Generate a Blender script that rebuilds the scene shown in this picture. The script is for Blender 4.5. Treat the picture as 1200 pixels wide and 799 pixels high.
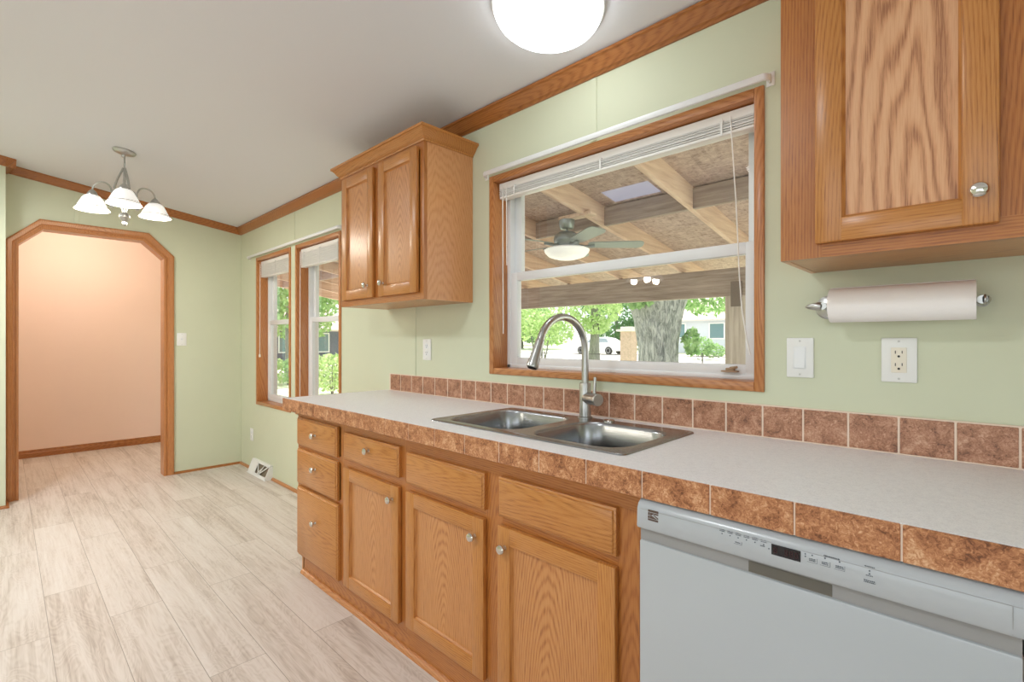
import bpy, bmesh, math, random
from mathutils import Vector, Matrix
import numpy as np

for o in list(bpy.data.objects):
    bpy.data.objects.remove(o)
scene = bpy.context.scene
COL = scene.collection
PI = math.pi

# ---------------------------------------------------------------- camera
F_PX, A_PX, HOR = 572.0, 595.0, 399.5
CAM = Vector((0.0, -1.66, 1.235))
cd = bpy.data.cameras.new('camera')
cam = bpy.data.objects.new('camera', cd)
COL.objects.link(cam)
cd.sensor_fit = 'HORIZONTAL'
cd.sensor_width = 36.0
cd.lens = 36.0 * F_PX / 1200.0
cd.clip_start = 0.02
cd.clip_end = 300
cam.location = CAM
cam.rotation_euler = (PI / 2, 0, math.atan2(F_PX, A_PX))
scene.camera = cam

# ---------------------------------------------------------------- world, sun, fill lights, exposure
vs = scene.view_settings
vs.view_transform = 'Standard'
vs.look = 'None'
vs.gamma = 1.0
vs.use_curve_mapping = False
vs.exposure = 0.0
scene.cycles.use_denoising = True
scene.cycles.max_bounces = 10
scene.cycles.diffuse_bounces = 5
scene.cycles.glossy_bounces = 4
scene.cycles.transparent_max_bounces = 24
scene.cycles.caustics_reflective = False
scene.cycles.caustics_refractive = False
scene.cycles.sample_clamp_indirect = 6.0

world = bpy.data.worlds.new('sky')
scene.world = world
world.use_nodes = True
wn = world.node_tree
wbg = wn.nodes['Background']
sky = wn.nodes.new('ShaderNodeTexSky')
sky.sky_type = 'HOSEK_WILKIE'
sky.sun_direction = Vector((-0.45, 0.40, 0.8)).normalized()
sky.turbidity = 3.0
wmix = wn.nodes.new('ShaderNodeMixRGB')
wmix.inputs[0].default_value = 0.55
wmix.inputs[2].default_value = (1.0, 1.0, 1.0, 1)
wn.links.new(sky.outputs[0], wmix.inputs[1])
wn.links.new(wmix.outputs[0], wbg.inputs[0])
wbg.inputs[1].default_value = 2.6


def add_light(name, kind, loc, rot=(0, 0, 0), energy=10, color=(1, 1, 1), **kw):
    d = bpy.data.lights.new(name, kind)
    d.energy = energy
    d.color = color
    for k, v in kw.items():
        setattr(d, k, v)
    o = bpy.data.objects.new(name, d)
    o.location = loc
    o.rotation_euler = rot
    COL.objects.link(o)
    return o


SUN_E = 8.0
sun = add_light('sun', 'SUN', (3, -4, 12), energy=SUN_E, color=(1.0, 0.96, 0.9), angle=0.01)
sun.rotation_euler = Vector((0.45, -0.40, -0.8)).to_track_quat('-Z', 'Y').to_euler()
# added soft fill lights, set in unseen openings of the back and end walls
BACK_Y = -5.0
END_X = 2.6
for wx in (-0.75, 1.35):
    add_light('fill_light_back', 'AREA', (wx, BACK_Y - 0.02, 1.35), (PI / 2, 0, 0), 12, (0.84, 0.93, 1.0),
              shape='RECTANGLE', size=1.9, size_y=1.5)
add_light('fill_light_end', 'AREA', (END_X + 0.02, -2.4, 1.45), (PI / 2, 0, PI / 2), 9, (0.86, 0.94, 1.0),
          shape='RECTANGLE', size=1.6, size_y=1.3)

# ---------------------------------------------------------------- material helpers
MATS = {}


class NT:
    def __init__(self, name):
        self.m = bpy.data.materials.new(name)
        self.m.use_nodes = True
        self.t = self.m.node_tree
        self.b = self.t.nodes['Principled BSDF']
        self.out = self.t.nodes['Material Output']

    def n(self, typ, **kw):
        x = self.t.nodes.new(typ)
        for k, v in kw.items():
            setattr(x, k, v)
        return x

    def l(self, a, b):
        self.t.links.new(a, b)

    def put(self, inp, v):
        if hasattr(v, 'is_linked') or hasattr(v, 'links'):
            self.l(v, inp)
        else:
            inp.default_value = v

    def math(self, op, a, b=0.0, c=None):
        x = self.n('ShaderNodeMath', operation=op)
        self.put(x.inputs[0], a)
        self.put(x.inputs[1], b)
        if c is not None:
            self.put(x.inputs[2], c)
        return x.outputs[0]

    def comb(self, x, y, z):
        c = self.n('ShaderNodeCombineXYZ')
        self.put(c.inputs[0], x)
        self.put(c.inputs[1], y)
        self.put(c.inputs[2], z)
        return c.outputs[0]

    def noise(self, vec, scale=1.0, detail=2.0, rough=0.5, dist=0.0):
        x = self.n('ShaderNodeTexNoise')
        if vec is not None:
            self.l(vec, x.inputs['Vector'])
        x.inputs['Scale'].default_value = scale
        x.inputs['Detail'].default_value = detail
        x.inputs['Roughness'].default_value = rough
        x.inputs['Distortion'].default_value = dist
        return x.outputs['Fac']

    def ramp(self, fac, stops, interp='LINEAR'):
        r = self.n('ShaderNodeValToRGB')
        r.color_ramp.interpolation = interp
        e = r.color_ramp.elements
        while len(e) < len(stops):
            e.new(0.5)
        for i, (p, c) in enumerate(stops):
            e[i].position = p
            e[i].color = (c[0], c[1], c[2], 1) if isinstance(c, (tuple, list)) else (c, c, c, 1)
        self.l(fac, r.inputs[0])
        return r.outputs[0]

    def bump(self, h, strength=0.2, dist=0.002):
        b = self.n('ShaderNodeBump')
        b.inputs['Strength'].default_value = strength
        b.inputs['Distance'].default_value = dist
        self.l(h, b.inputs['Height'])
        self.l(b.outputs[0], self.b.inputs['Normal'])

    def coord(self, which='Object'):
        return self.n('ShaderNodeTexCoord').outputs[which]


def srgb(r, g, b):
    f = lambda c: (c / 255 / 12.92) if c / 255 <= 0.04045 else ((c / 255 + 0.055) / 1.055) ** 2.4
    return (f(r), f(g), f(b))


def plain(name, col, rough=0.5, metal=0.0, spec=0.5, var=0.0, vscale=20, bump=0.0, bscale=300, emit=None, estr=0.0, trans=0.0):
    k = NT(name)
    b = k.b
    b.inputs['Base Color'].default_value = (*col, 1)
    b.inputs['Roughness'].default_value = rough
    b.inputs['Metallic'].default_value = metal
    b.inputs['Specular IOR Level'].default_value = spec
    if var > 0:
        nz = k.noise(k.coord(), vscale, 4, 0.6)
        lo = tuple(c * (1 - var) for c in col)
        hi = tuple(min(1, c * (1 + var)) for c in col)
        k.l(k.ramp(nz, [(0.3, lo), (0.7, hi)]), b.inputs['Base Color'])
    if bump > 0:
        k.bump(k.noise(k.coord(), bscale, 3, 0.6), bump)
    if emit:
        b.inputs['Emission Color'].default_value = (*emit, 1)
        b.inputs['Emission Strength'].default_value = estr
    if trans:
        b.inputs['Transmission Weight'].default_value = trans
    return k.m


def oak(name, along, across, light=srgb(194, 132, 68), mid=srgb(175, 110, 48), dark=srgb(118, 65, 24),
        freq=900.0, slope=0.13, rough=0.34, contrast=0.62, warp=0.06):
    """plain-sawn oak: growth cones cut by the board give arches along the grain, with fine open pores."""
    k = NT(name)
    s = k.n('ShaderNodeSeparateXYZ')
    k.l(k.coord(), s.inputs[0])
    other = 3 - along - across
    L, A, D = s.outputs[along], s.outputs[across], s.outputs[other]
    rnd = k.n('ShaderNodeObjectInfo').outputs['Random']
    L2 = k.math('ADD', L, k.math('MULTIPLY', rnd, 37.0))
    A2 = k.math('ADD', A, k.math('MULTIPLY', k.math('SUBTRACT', rnd, 0.5), 0.10))
    v1 = k.comb(k.math('MULTIPLY', A, 7.0), k.math('MULTIPLY', L2, 1.1), k.math('MULTIPLY', D, 7.0))
    n1 = k.noise(v1, 1.0, 3, 0.5)
    dd = k.math('ADD', k.math('MULTIPLY_ADD', L, slope, 0.055), k.math('MULTIPLY_ADD', n1, warp, -warp / 2))
    dd = k.math('ADD', dd, k.math('MULTIPLY', D, 0.6))
    r = k.math('SQRT', k.math('ADD', k.math('MULTIPLY', A2, A2), k.math('MULTIPLY', dd, dd)))
    v2 = k.comb(k.math('MULTIPLY', A, 60.0), k.math('MULTIPLY', L2, 4.5), k.math('MULTIPLY', D, 60.0))
    n2 = k.noise(v2, 1.0, 4, 0.65)
    ph = k.math('MULTIPLY_ADD', r, freq, k.math('MULTIPLY', n2, 5.0))
    ring = k.math('POWER', k.math('MULTIPLY_ADD', k.math('SINE', ph), 0.5, 0.5), 1.7)
    v3 = k.comb(k.math('MULTIPLY', A, 520.0), k.math('MULTIPLY', L2, 16.0), k.math('MULTIPLY', D, 520.0))
    n3 = k.noise(v3, 1.0, 3, 0.6)
    pore = k.ramp(n3, [(0.46, 0.0), (0.66, 1.0)])
    fac = k.math('ADD', k.math('MULTIPLY', ring, k.math('MULTIPLY_ADD', pore, 0.30, 0.42 * contrast)), k.math('MULTIPLY', pore, 0.26))
    fac = k.math('ADD', fac, k.math('MULTIPLY_ADD', n1, 0.30, -0.12))
    col = k.ramp(fac, [(0.0, light), (0.42, mid), (1.0, dark)])
    k.l(col, k.b.inputs['Base Color'])
    k.b.inputs['Roughness'].default_value = rough
    k.b.inputs['Coat Weight'].default_value = 0.25
    k.b.inputs['Coat Roughness'].default_value = 0.22
    k.bump(pore, -0.06, 0.001)
    return k.m


X, Y, Z = 0, 1, 2
OAK_ZX = oak('oak_vertical_front', Z, X)
OAK_XZ = oak('oak_horizontal_front', X, Z, contrast=0.42, slope=0.06)
OAK_ZY = oak('oak_vertical_side', Z, Y, light=srgb(212, 154, 104), mid=srgb(198, 134, 82), dark=srgb(156, 98, 58), contrast=0.34, freq=1000)
OAK_XY = oak('oak_lengthwise_flat', X, Y)
OAK_YZ = oak('oak_crosswise_end', Y, Z)
OAK_PANEL = oak('oak_panel', Z, X, freq=820, slope=0.17, contrast=0.75, light=srgb(200, 142, 87), mid=srgb(184, 120, 66), dark=srgb(134, 78, 38))
OAK_BOLD = oak('oak_panel_bold', Z, X, light=srgb(220, 170, 130), mid=srgb(206, 150, 108), dark=srgb(156, 102, 68), freq=230, slope=0.13, contrast=1.5, warp=0.22)
TRIM_A = dict(light=srgb(172, 109, 54), mid=srgb(152, 90, 38), dark=srgb(108, 60, 23), freq=900)
CASE_A = dict(light=srgb(196, 134, 82), mid=srgb(178, 113, 62), dark=srgb(134, 80, 40), freq=900)
CASE_XZ = oak('oak_casing_level', X, Z, **CASE_A)
CASE_ZX = oak('oak_casing_upright', Z, X, **CASE_A)
CASE_ZY = oak('oak_casing_upright_side', Z, Y, **CASE_A)
FRAME_A = dict(light=srgb(182, 117, 56), mid=srgb(163, 95, 39), dark=srgb(112, 60, 22))
FRAME_ZX = oak('oak_face_frame_upright', Z, X, **FRAME_A)
FRAME_XZ = oak('oak_face_frame_level', X, Z, **FRAME_A)
TRIM_XZ = oak('oak_trim_along_wall', X, Z, **TRIM_A)
TRIM_YZ = oak('oak_trim_across_wall', Y, Z, **TRIM_A)
TRIM_ZX = oak('oak_trim_upright', Z, X, **TRIM_A)
TRIM_ZY = oak('oak_trim_upright_side', Z, Y, **TRIM_A)

WALL_COL = srgb(211, 215, 190)
WALL = plain('sage_wall_paint', WALL_COL, 0.62, spec=0.3, var=0.015, vscale=3, bump=0.03, bscale=420)
PEACH = plain('peach_wall_paint', srgb(245, 217, 203), 0.7, spec=0.3, var=0.01, vscale=3)
CEIL = plain('ceiling_texture_paint', srgb(226, 227, 231), 0.85, spec=0.2, bump=0.25, bscale=160)
WHITE = plain('white_vinyl', srgb(236, 238, 240), 0.35, spec=0.5)
WHITE_MATTE = plain('white_enamel', srgb(238, 238, 236), 0.45)
IVORY = plain('ivory_plastic', srgb(238, 230, 214), 0.4)
BLIND = plain('white_blind_slat', srgb(244, 243, 240), 0.42)
DARK = plain('dark_slot', (0.015, 0.014, 0.013), 0.6)
NICKEL = plain('brushed_nickel', srgb(186, 186, 184), 0.3, metal=1.0, var=0.05, vscale=60)
CHROME = plain('polished_nickel', srgb(214, 210, 204), 0.16, metal=1.0)
STEEL_D = plain('drain_steel', srgb(150, 150, 150), 0.3, metal=1.0)
PAPER = plain('paper_towel_sheet', srgb(250, 246, 245), 0.95, spec=0.1, bump=0.25, bscale=260)
DW_WHITE = plain('appliance_white', srgb(178, 182, 187), 0.22, spec=0.5)
DW_GREY = plain('appliance_grey', srgb(148, 147, 147), 0.35)
DW_POCKET = plain('handle_pocket_grey', srgb(96, 92, 84), 0.5)
INK = plain('grey_print', srgb(92, 98, 106), 0.6)
LOGO = plain('badge_dark_print', srgb(96, 78, 70), 0.4, metal=0.3)
LED_OFF = plain('display_red_segment', srgb(62, 22, 26), 0.5)
DISPLAY = plain('display_black', (0.012, 0.01, 0.012), 0.15)


def mk_floor():
    k = NT('whitewashed_plank_floor')
    geo = k.coord()
    s = k.n('ShaderNodeSeparateXYZ')
    k.l(geo, s.inputs[0])
    x, y = s.outputs[0], s.outputs[1]
    yy = k.math('ADD', y, 1.3675 + 0.195 * 40)
    v = k.comb(k.math('ADD', x, 20.0), yy, 0.0)
    br = k.n('ShaderNodeTexBrick')
    k.l(v, br.inputs['Vector'])
    br.offset = 0.37
    br.offset_frequency = 2
    br.inputs['Color1'].default_value = (0, 0, 0, 1)
    br.inputs['Color2'].default_value = (1, 1, 1, 1)
    br.inputs['Mortar'].default_value = (0.5, 0.5, 0.5, 1)
    br.inputs['Scale'].default_value = 1.0
    br.inputs['Mortar Size'].default_value = 0.0011
    br.inputs['Mortar Smooth'].default_value = 0.0
    br.inputs['Brick Width'].default_value = 1.22
    br.inputs['Row Height'].default_value = 0.195
    br.inputs['Bias'].default_value = 0.0
    pr = k.n('ShaderNodeSeparateColor')
    k.l(br.outputs['Color'], pr.inputs[0])
    rnd = pr.outputs[0]
    w = k.math('MULTIPLY', rnd, 31.0)
    va = k.comb(k.math('MULTIPLY', x, 0.9), k.math('MULTIPLY', y, 9.0), w)
    n1 = k.noise(va, 1.0, 4, 0.55, 0.6)
    vb = k.comb(k.math('MULTIPLY', x, 3.5), k.math('MULTIPLY', y, 80.0), w)
    n2 = k.noise(vb, 1.0, 4, 0.6)
    vc = k.comb(k.math('MULTIPLY', x, 2.2), k.math('MULTIPLY', y, 10.0), k.math('ADD', w, 5.0))
    n3 = k.noise(vc, 1.0, 2, 0.5, 1.2)
    ring = k.math('MULTIPLY_ADD', k.math('SINE', k.math('MULTIPLY', n3, 90.0)), 0.5, 0.5)
    fac = k.math('ADD', k.math('MULTIPLY', n1, 0.62), k.math('MULTIPLY', n2, 0.50))
    fac = k.math('ADD', fac, k.math('MULTIPLY_ADD', ring, 0.07, -0.035))
    fac = k.math('ADD', fac, k.math('MULTIPLY_ADD', rnd, 0.10, -0.05))
    col = k.ramp(fac, [(0.34, srgb(168, 152, 141)), (0.47, srgb(198, 185, 175)), (0.59, srgb(214, 203, 195)), (0.8, srgb(225, 217, 211))])
    mix = k.n('ShaderNodeMixRGB')
    k.l(br.outputs['Fac'], mix.inputs[0])
    k.l(col, mix.inputs[1])
    mix.inputs[2].default_value = (*srgb(150, 138, 126), 1)
    k.l(mix.outputs[0], k.b.inputs['Base Color'])
    k.b.inputs['Roughness'].default_value = 0.42
    k.bump(k.math('SUBTRACT', k.math('MULTIPLY', n2, 0.3), br.outputs['Fac']), 0.12, 0.001)
    return k.m


FLOOR = mk_floor()


def mk_tile(name, c0, c1, c2, c3):
    k = NT(name)
    co = k.coord()
    n1 = k.noise(co, 22.0, 6, 0.7, 0.8)
    n2 = k.noise(co, 120.0, 4, 0.7, 1.5)
    fac = k.math('ADD', k.math('MULTIPLY', n1, 0.5), k.math('MULTIPLY', n2, 0.5))
    col = k.ramp(fac, [(0.38, c0), (0.46, c1), (0.54, c2), (0.62, c3)])
    k.l(col, k.b.inputs['Base Color'])
    k.b.inputs['Roughness'].default_value = 0.42
    k.bump(n2, 0.15, 0.001)
    return k.m


TILE = mk_tile('brown_stone_tile', srgb(108, 72, 54), srgb(158, 110, 84), srgb(184, 134, 106), srgb(208, 168, 142))
TILE_E = mk_tile('brown_edge_tile', srgb(104, 60, 34), srgb(160, 102, 64), srgb(192, 134, 92), srgb(220, 178, 140))
GROUT = plain('pale_grout', srgb(232, 212, 194), 0.8)


def mk_laminate():
    k = NT('white_speckled_laminate')
    co = k.coord()
    n = k.noise(co, 420.0, 3, 0.7)
    n2 = k.noise(co, 60.0, 3, 0.6)
    col = k.ramp(k.math('ADD', k.math('MULTIPLY', n, 0.75), k.math('MULTIPLY', n2, 0.25)),
                 [(0.36, srgb(224, 224, 228)), (0.5, srgb(240, 240, 244)), (0.64, srgb(248, 248, 250))])
    k.l(col, k.b.inputs['Base Color'])
    k.b.inputs['Roughness'].default_value = 0.36
    return k.m


LAMINATE = mk_laminate()


def mk_sink():
    k = NT('brushed_stainless_steel')
    s = k.n('ShaderNodeSeparateXYZ')
    k.l(k.coord(), s.inputs[0])
    v = k.comb(k.math('MULTIPLY', s.outputs[0], 14.0), k.math('MULTIPLY', s.outputs[1], 600.0), k.math('MULTIPLY', s.outputs[2], 600.0))
    n = k.noise(v, 1.0, 2, 0.6)
    k.l(k.ramp(n, [(0.3, srgb(150, 152, 155)), (0.7, srgb(178, 180, 184))]), k.b.inputs['Base Color'])
    k.b.inputs['Metallic'].default_value = 1.0
    k.b.inputs['Roughness'].default_value = 0.26
    k.b.inputs['Anisotropic'].default_value = 0.4
    return k.m


SINK = mk_sink()


def mk_glass(name='window_glass', refl=1.0):
    k = NT(name)
    tr = k.n('ShaderNodeBsdfTransparent')
    gl = k.n('ShaderNodeBsdfGlossy')
    gl.inputs['Roughness'].default_value = 0.0
    ge = k.n('ShaderNodeNewGeometry')
    dt = k.n('ShaderNodeVectorMath', operation='DOT_PRODUCT')
    k.l(ge.outputs['Incoming'], dt.inputs[0])
    k.l(ge.outputs['Normal'], dt.inputs[1])
    cosv = k.math('ABSOLUTE', dt.outputs['Value'])
    fres = k.math('MULTIPLY_ADD', k.math('POWER', k.math('SUBTRACT', 1.0, cosv), 5.0), 0.96, 0.04)
    mx = k.n('ShaderNodeMixShader')
    k.l(k.math('MULTIPLY', fres, refl), mx.inputs[0])
    k.l(tr.outputs[0], mx.inputs[1])
    k.l(gl.outputs[0], mx.inputs[2])
    k.l(mx.outputs[0], k.out.inputs['Surface'])
    return k.m


GLASS = mk_glass()


def mk_lamp(name, col, strength, rough=0.3):
    k = NT(name)
    k.b.inputs['Base Color'].default_value = (0.9, 0.9, 0.88, 1)
    k.b.inputs['Roughness'].default_value = rough
    k.b.inputs['Emission Color'].default_value = (*col, 1)
    k.b.inputs['Emission Strength'].default_value = strength
    return k.m


DOME_E = mk_lamp('lit_opal_dome', (0.92, 0.97, 1.0), 5.6)
SHADE_E = mk_lamp('lit_alabaster_glass', (1.0, 0.98, 0.95), 0.5)
BULB_E = mk_lamp('lit_bulb', (1.0, 0.93, 0.82), 12.0)
FANLIGHT = plain('frosted_fan_bowl', srgb(246, 246, 242), 0.4, emit=(1, 1, 0.98), estr=0.35)

# outdoors
def mk_board(name, along, c0, c1, c2):
    k = NT(name)
    s = k.n('ShaderNodeSeparateXYZ')
    k.l(k.coord(), s.inputs[0])
    sc = [30.0, 30.0, 30.0]
    sc[along] = 2.0
    v = k.comb(*[k.math('MULTIPLY', s.outputs[i], sc[i]) for i in range(3)])
    n = k.noise(v, 1.0, 5, 0.6, 0.4)
    k.l(k.ramp(n, [(0.3, c0), (0.5, c1), (0.7, c2)]), k.b.inputs['Base Color'])
    k.b.inputs['Roughness'].default_value = 0.8
    return k.m


RAFTER = mk_board('rough_pine', Y, srgb(204, 172, 152), srgb(226, 198, 178), srgb(238, 214, 196))
BEAM = mk_board('weathered_beam', X, srgb(146, 130, 120), srgb(172, 156, 146), srgb(194, 180, 170))
POST = mk_board('weathered_post', Z, srgb(186, 174, 160), srgb(210, 200, 188), srgb(226, 218, 208))


def mk_osb():
    k = NT('strand_board')
    s = k.n('ShaderNodeSeparateXYZ')
    k.l(k.coord(), s.inputs[0])
    v = k.comb(k.math('MULTIPLY', s.outputs[0], 9.0), k.math('MULTIPLY', s.outputs[1], 26.0), 0.0)
    n1 = k.noise(v, 1.0, 5, 0.7, 1.5)
    v2 = k.comb(k.math('MULTIPLY', s.outputs[0], 24.0), k.math('MULTIPLY', s.outputs[1], 8.0), 3.0)
    n2 = k.noise(v2, 1.0, 4, 0.7, 1.0)
    f = k.math('ADD', k.math('MULTIPLY', n1, 0.6), k.math('MULTIPLY', n2, 0.4))
    k.l(k.ramp(f, [(0.33, srgb(124, 102, 94)), (0.46, srgb(184, 160, 150)), (0.6, srgb(212, 192, 182)), (0.72, srgb(226, 210, 202))]), k.b.inputs['Base Color'])
    k.b.inputs['Roughness'].default_value = 0.85
    return k.m


OSB = mk_osb()
SKYLIGHT = plain('corrugated_translucent_panel', srgb(230, 232, 240), 0.5, trans=0.0, emit=(0.9, 0.92, 1.0), estr=0.0)


def mk_trans_panel():
    k = NT('translucent_roof_panel')
    tl = k.n('ShaderNodeBsdfTranslucent')
    tl.inputs[0].default_value = (0.40, 0.40, 0.46, 1)
    df = k.n('ShaderNodeBsdfDiffuse')
    df.inputs[0].default_value = (0.85, 0.86, 0.9, 1)
    mx = k.n('ShaderNodeMixShader')
    mx.inputs[0].default_value = 0.35
    k.l(tl.outputs[0], mx.inputs[1])
    k.l(df.outputs[0], mx.inputs[2])
    k.l(mx.outputs[0], k.out.inputs['Surface'])
    return k.m


SKYLIGHT = mk_trans_panel()
FAN_GREY = plain('fan_pewter', srgb(150, 158, 158), 0.3, metal=0.6)
FAN_BLADE = plain('fan_blade_grey', srgb(150, 158, 156), 0.45)


def mk_leaf(name, c0, c1):
    k = NT(name)
    n = k.noise(k.coord(), 3.0, 2, 0.5)
    col = k.ramp(n, [(0.35, c0), (0.65, c1)])
    df = k.n('ShaderNodeBsdfDiffuse')
    tl = k.n('ShaderNodeBsdfTranslucent')
    k.l(col, df.inputs[0])
    k.l(col, tl.inputs[0])
    mx = k.n('ShaderNodeMixShader')
    mx.inputs[0].default_value = 0.45
    k.l(df.outputs[0], mx.inputs[1])
    k.l(tl.outputs[0], mx.inputs[2])
    k.l(mx.outputs[0], k.out.inputs['Surface'])
    return k.m


LEAF_L = mk_leaf('pale_green_leaf', srgb(170, 200, 130), srgb(215, 230, 180))
LEAF_M = mk_leaf('green_leaf', srgb(130, 170, 110), srgb(185, 212, 155))
LEAF_D = mk_leaf('deep_green_leaf', srgb(90, 135, 90), srgb(140, 180, 120))
BARK = mk_board('grey_bark', Z, srgb(84, 84, 80), srgb(128, 128, 122), srgb(164, 162, 154))


def mk_bark():
    k = NT('furrowed_bark')
    s = k.n('ShaderNodeSeparateXYZ')
    k.l(k.coord(), s.inputs[0])
    v = k.comb(k.math('MULTIPLY', s.outputs[0], 14.0), k.math('MULTIPLY', s.outputs[1], 14.0), k.math('MULTIPLY', s.outputs[2], 3.0))
    n = k.noise(v, 1.0, 5, 0.7, 1.0)
    k.l(k.ramp(n, [(0.35, srgb(92, 96, 94)), (0.5, srgb(150, 152, 148)), (0.65, srgb(192, 192, 186))]), k.b.inputs['Base Color'])
    k.b.inputs['Roughness'].default_value = 0.95
    k.bump(n, 1.0, 0.05)
    return k.m


TRUNK_M = mk_bark()
TIE = plain('rusted_tie_plate', srgb(132, 118, 110), 0.7)
GRASS = plain('sunlit_lawn', srgb(208, 216, 186), 0.95, spec=0.1, var=0.12, vscale=1.5)
CONCRETE = plain('pale_concrete', srgb(226, 222, 214), 0.9, spec=0.2, var=0.04, vscale=2)
SIDING = plain('pale_siding', srgb(206, 212, 220), 0.8)
SIDING_D = plain('slate_siding', srgb(92, 108, 128), 0.8)
ROOFING = plain('pale_shingle', srgb(222, 206, 198), 0.9, var=0.08, vscale=3)
HOUSE_GLASS = plain('house_window_glass', srgb(110, 140, 146), 0.15)
BRICK = plain('weathered_brick', srgb(196, 170, 154), 0.9, var=0.15, vscale=12)
CAR_PAINT = plain('white_car_paint', srgb(240, 240, 242), 0.25)
TYRE = plain('tyre_rubber', (0.03, 0.03, 0.03), 0.8)
RIM = plain('alloy_rim', srgb(190, 190, 194), 0.3, metal=0.8)
CAR_GLASS = plain('car_window_glass', srgb(150, 165, 172), 0.1)
FENCE_M = plain('dark_metal_rail', srgb(84, 80, 80), 0.6, metal=0.3)

# ---------------------------------------------------------------- mesh helpers
WLOC = {}


class MB:
    def __init__(self):
        self.bm = bmesh.new()

    def _tag(self, faces, m):
        for f in faces:
            f.material_index = m

    def box(self, x0, x1, y0, y1, z0, z1, bev=0.0, m=0, seg=2):
        r = bmesh.ops.create_cube(self.bm, size=1.0)
        vv = r['verts']
        for v in vv:
            v.co = Vector((x0 + (v.co.x + .5) * (x1 - x0), y0 + (v.co.y + .5) * (y1 - y0), z0 + (v.co.z + .5) * (z1 - z0)))
        fs = set(f for v in vv for f in v.link_faces)
        self._tag(fs, m)
        if bev > 0:
            es = list(set(e for v in vv for e in v.link_edges))
            rr = bmesh.ops.bevel(self.bm, geom=es, offset=bev, segments=seg, affect='EDGES', profile=0.5)
            self._tag(rr['faces'], m)
        return vv

    def ring(self, c, u, v, r, seg):
        return [self.bm.verts.new(c + u * (r * math.cos(2 * PI * i / seg)) + v * (r * math.sin(2 * PI * i / seg))) for i in range(seg)]

    def bridge(self, a, b, m=0):
        n = len(a)
        for i in range(n):
            f = self.bm.faces.new((a[i], a[(i + 1) % n], b[(i + 1) % n], b[i]))
            f.material_index = m

    def cap(self, a, m=0, flip=False):
        f = self.bm.faces.new(list(reversed(a)) if flip else a)
        f.material_index = m

    def tube(self, pts, r, seg=10, m=0, caps=True):
        pts = [Vector(p) for p in pts]
        n = len(pts)
        rs = r if isinstance(r, (list, tuple)) else [r] * n
        up = None
        prev = None
        for i, p in enumerate(pts):
            t = (pts[min(i + 1, n - 1)] - pts[max(i - 1, 0)]).normalized()
            if up is None:
                up = Vector((0, 0, 1)) if abs(t.z) < 0.9 else Vector((1, 0, 0))
            u = (up - t * up.dot(t)).normalized()
            v = t.cross(u).normalized()
            up = u
            ring = self.ring(p, u, v, rs[i], seg)
            if prev:
                self.bridge(prev, ring, m)
            elif caps:
                self.cap(ring, m, True)
            prev = ring
        if caps:
            self.cap(prev, m)

    def lathe(self, prof, c=(0, 0, 0), ax=(0, 0, 1), seg=24, m=0, cap0=True, cap1=True):
        c = Vector(c)
        ax = Vector(ax).normalized()
        u = (Vector((1, 0, 0)) if abs(ax.x) < 0.9 else Vector((0, 1, 0)))
        u = (u - ax * u.dot(ax)).normalized()
        v = ax.cross(u)
        prev = None
        for i, (r, h) in enumerate(prof):
            ring = self.ring(c + ax * h, u, v, max(r, 1e-4), seg)
            if prev:
                self.bridge(prev, ring, m)
            elif cap0:
                self.cap(ring, m, True)
            prev = ring
        if cap1:
            self.cap(prev, m)

    def prism(self, poly, axis, a0, a1, m=0):
        """poly: 2-d points in the two other axes in cyclic order (x: yz, y: xz, z: xy)"""
        def P(p, a):
            if axis == 0:
                return Vector((a, p[0], p[1]))
            if axis == 1:
                return Vector((p[0], a, p[1]))
            return Vector((p[0], p[1], a))
        A = [self.bm.verts.new(P(p, a0)) for p in poly]
        B = [self.bm.verts.new(P(p, a1)) for p in poly]
        self.bridge(A, B, m)
        self.cap(A, m, True)
        self.cap(B, m)

    def sections(self, secs, m=0, closed=False, caps=True):
        rings = [[self.bm.verts.new(Vector(p)) for p in s] for s in secs]
        for i in range(len(rings) - 1):
            self.bridge(rings[i], rings[i + 1], m)
        if closed:
            self.bridge(rings[-1], rings[0], m)
        elif caps:
            self.cap(rings[0], m, True)
            self.cap(rings[-1], m)
        return rings

    def build(self, name, mats, parent=None, origin=None, angle=35, smooth=True):
        bm = self.bm
        bmesh.ops.recalc_face_normals(bm, faces=bm.faces)
        if origin is None:
            lo = Vector((min(v.co.x for v in bm.verts), min(v.co.y for v in bm.verts), min(v.co.z for v in bm.verts)))
            hi = Vector((max(v.co.x for v in bm.verts), max(v.co.y for v in bm.verts), max(v.co.z for v in bm.verts)))
            origin = (lo + hi) / 2
        origin = Vector(origin)
        bmesh.ops.translate(bm, verts=bm.verts, vec=-origin)
        me = bpy.data.meshes.new(name)
        bm.to_mesh(me)
        bm.free()
        if not isinstance(mats, (list, tuple)):
            mats = [mats]
        for mt in mats:
            me.materials.append(mt)
        if smooth:
            for p in me.polygons:
                p.use_smooth = True
            me.set_sharp_from_angle(angle=math.radians(angle))
        o = bpy.data.objects.new(name, me)
        COL.objects.link(o)
        WLOC[o.name] = origin
        if parent is not None:
            o.parent = parent
            o.location = origin - WLOC[parent.name]
        else:
            o.location = origin
        return o


def thing(name, label, cat, loc, group=None, kind=None):
    o = bpy.data.objects.new(name, None)
    o.empty_display_size = 0.1
    COL.objects.link(o)
    o.location = loc
    WLOC[o.name] = Vector(loc)
    return tag(o, label, cat, group, kind)


def tag(o, label=None, cat=None, group=None, kind=None):
    if label:
        o['label'] = label
    if cat:
        o['category'] = cat
    if group:
        o['group'] = group
    if kind:
        o['kind'] = kind
    return o


def copy_tree(o, parent=None):
    c = o.copy()
    COL.objects.link(c)
    c.parent = parent
    WLOC[c.name] = WLOC[o.name].copy()
    for ch in list(o.children):
        copy_tree(ch, c)
    return c


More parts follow.
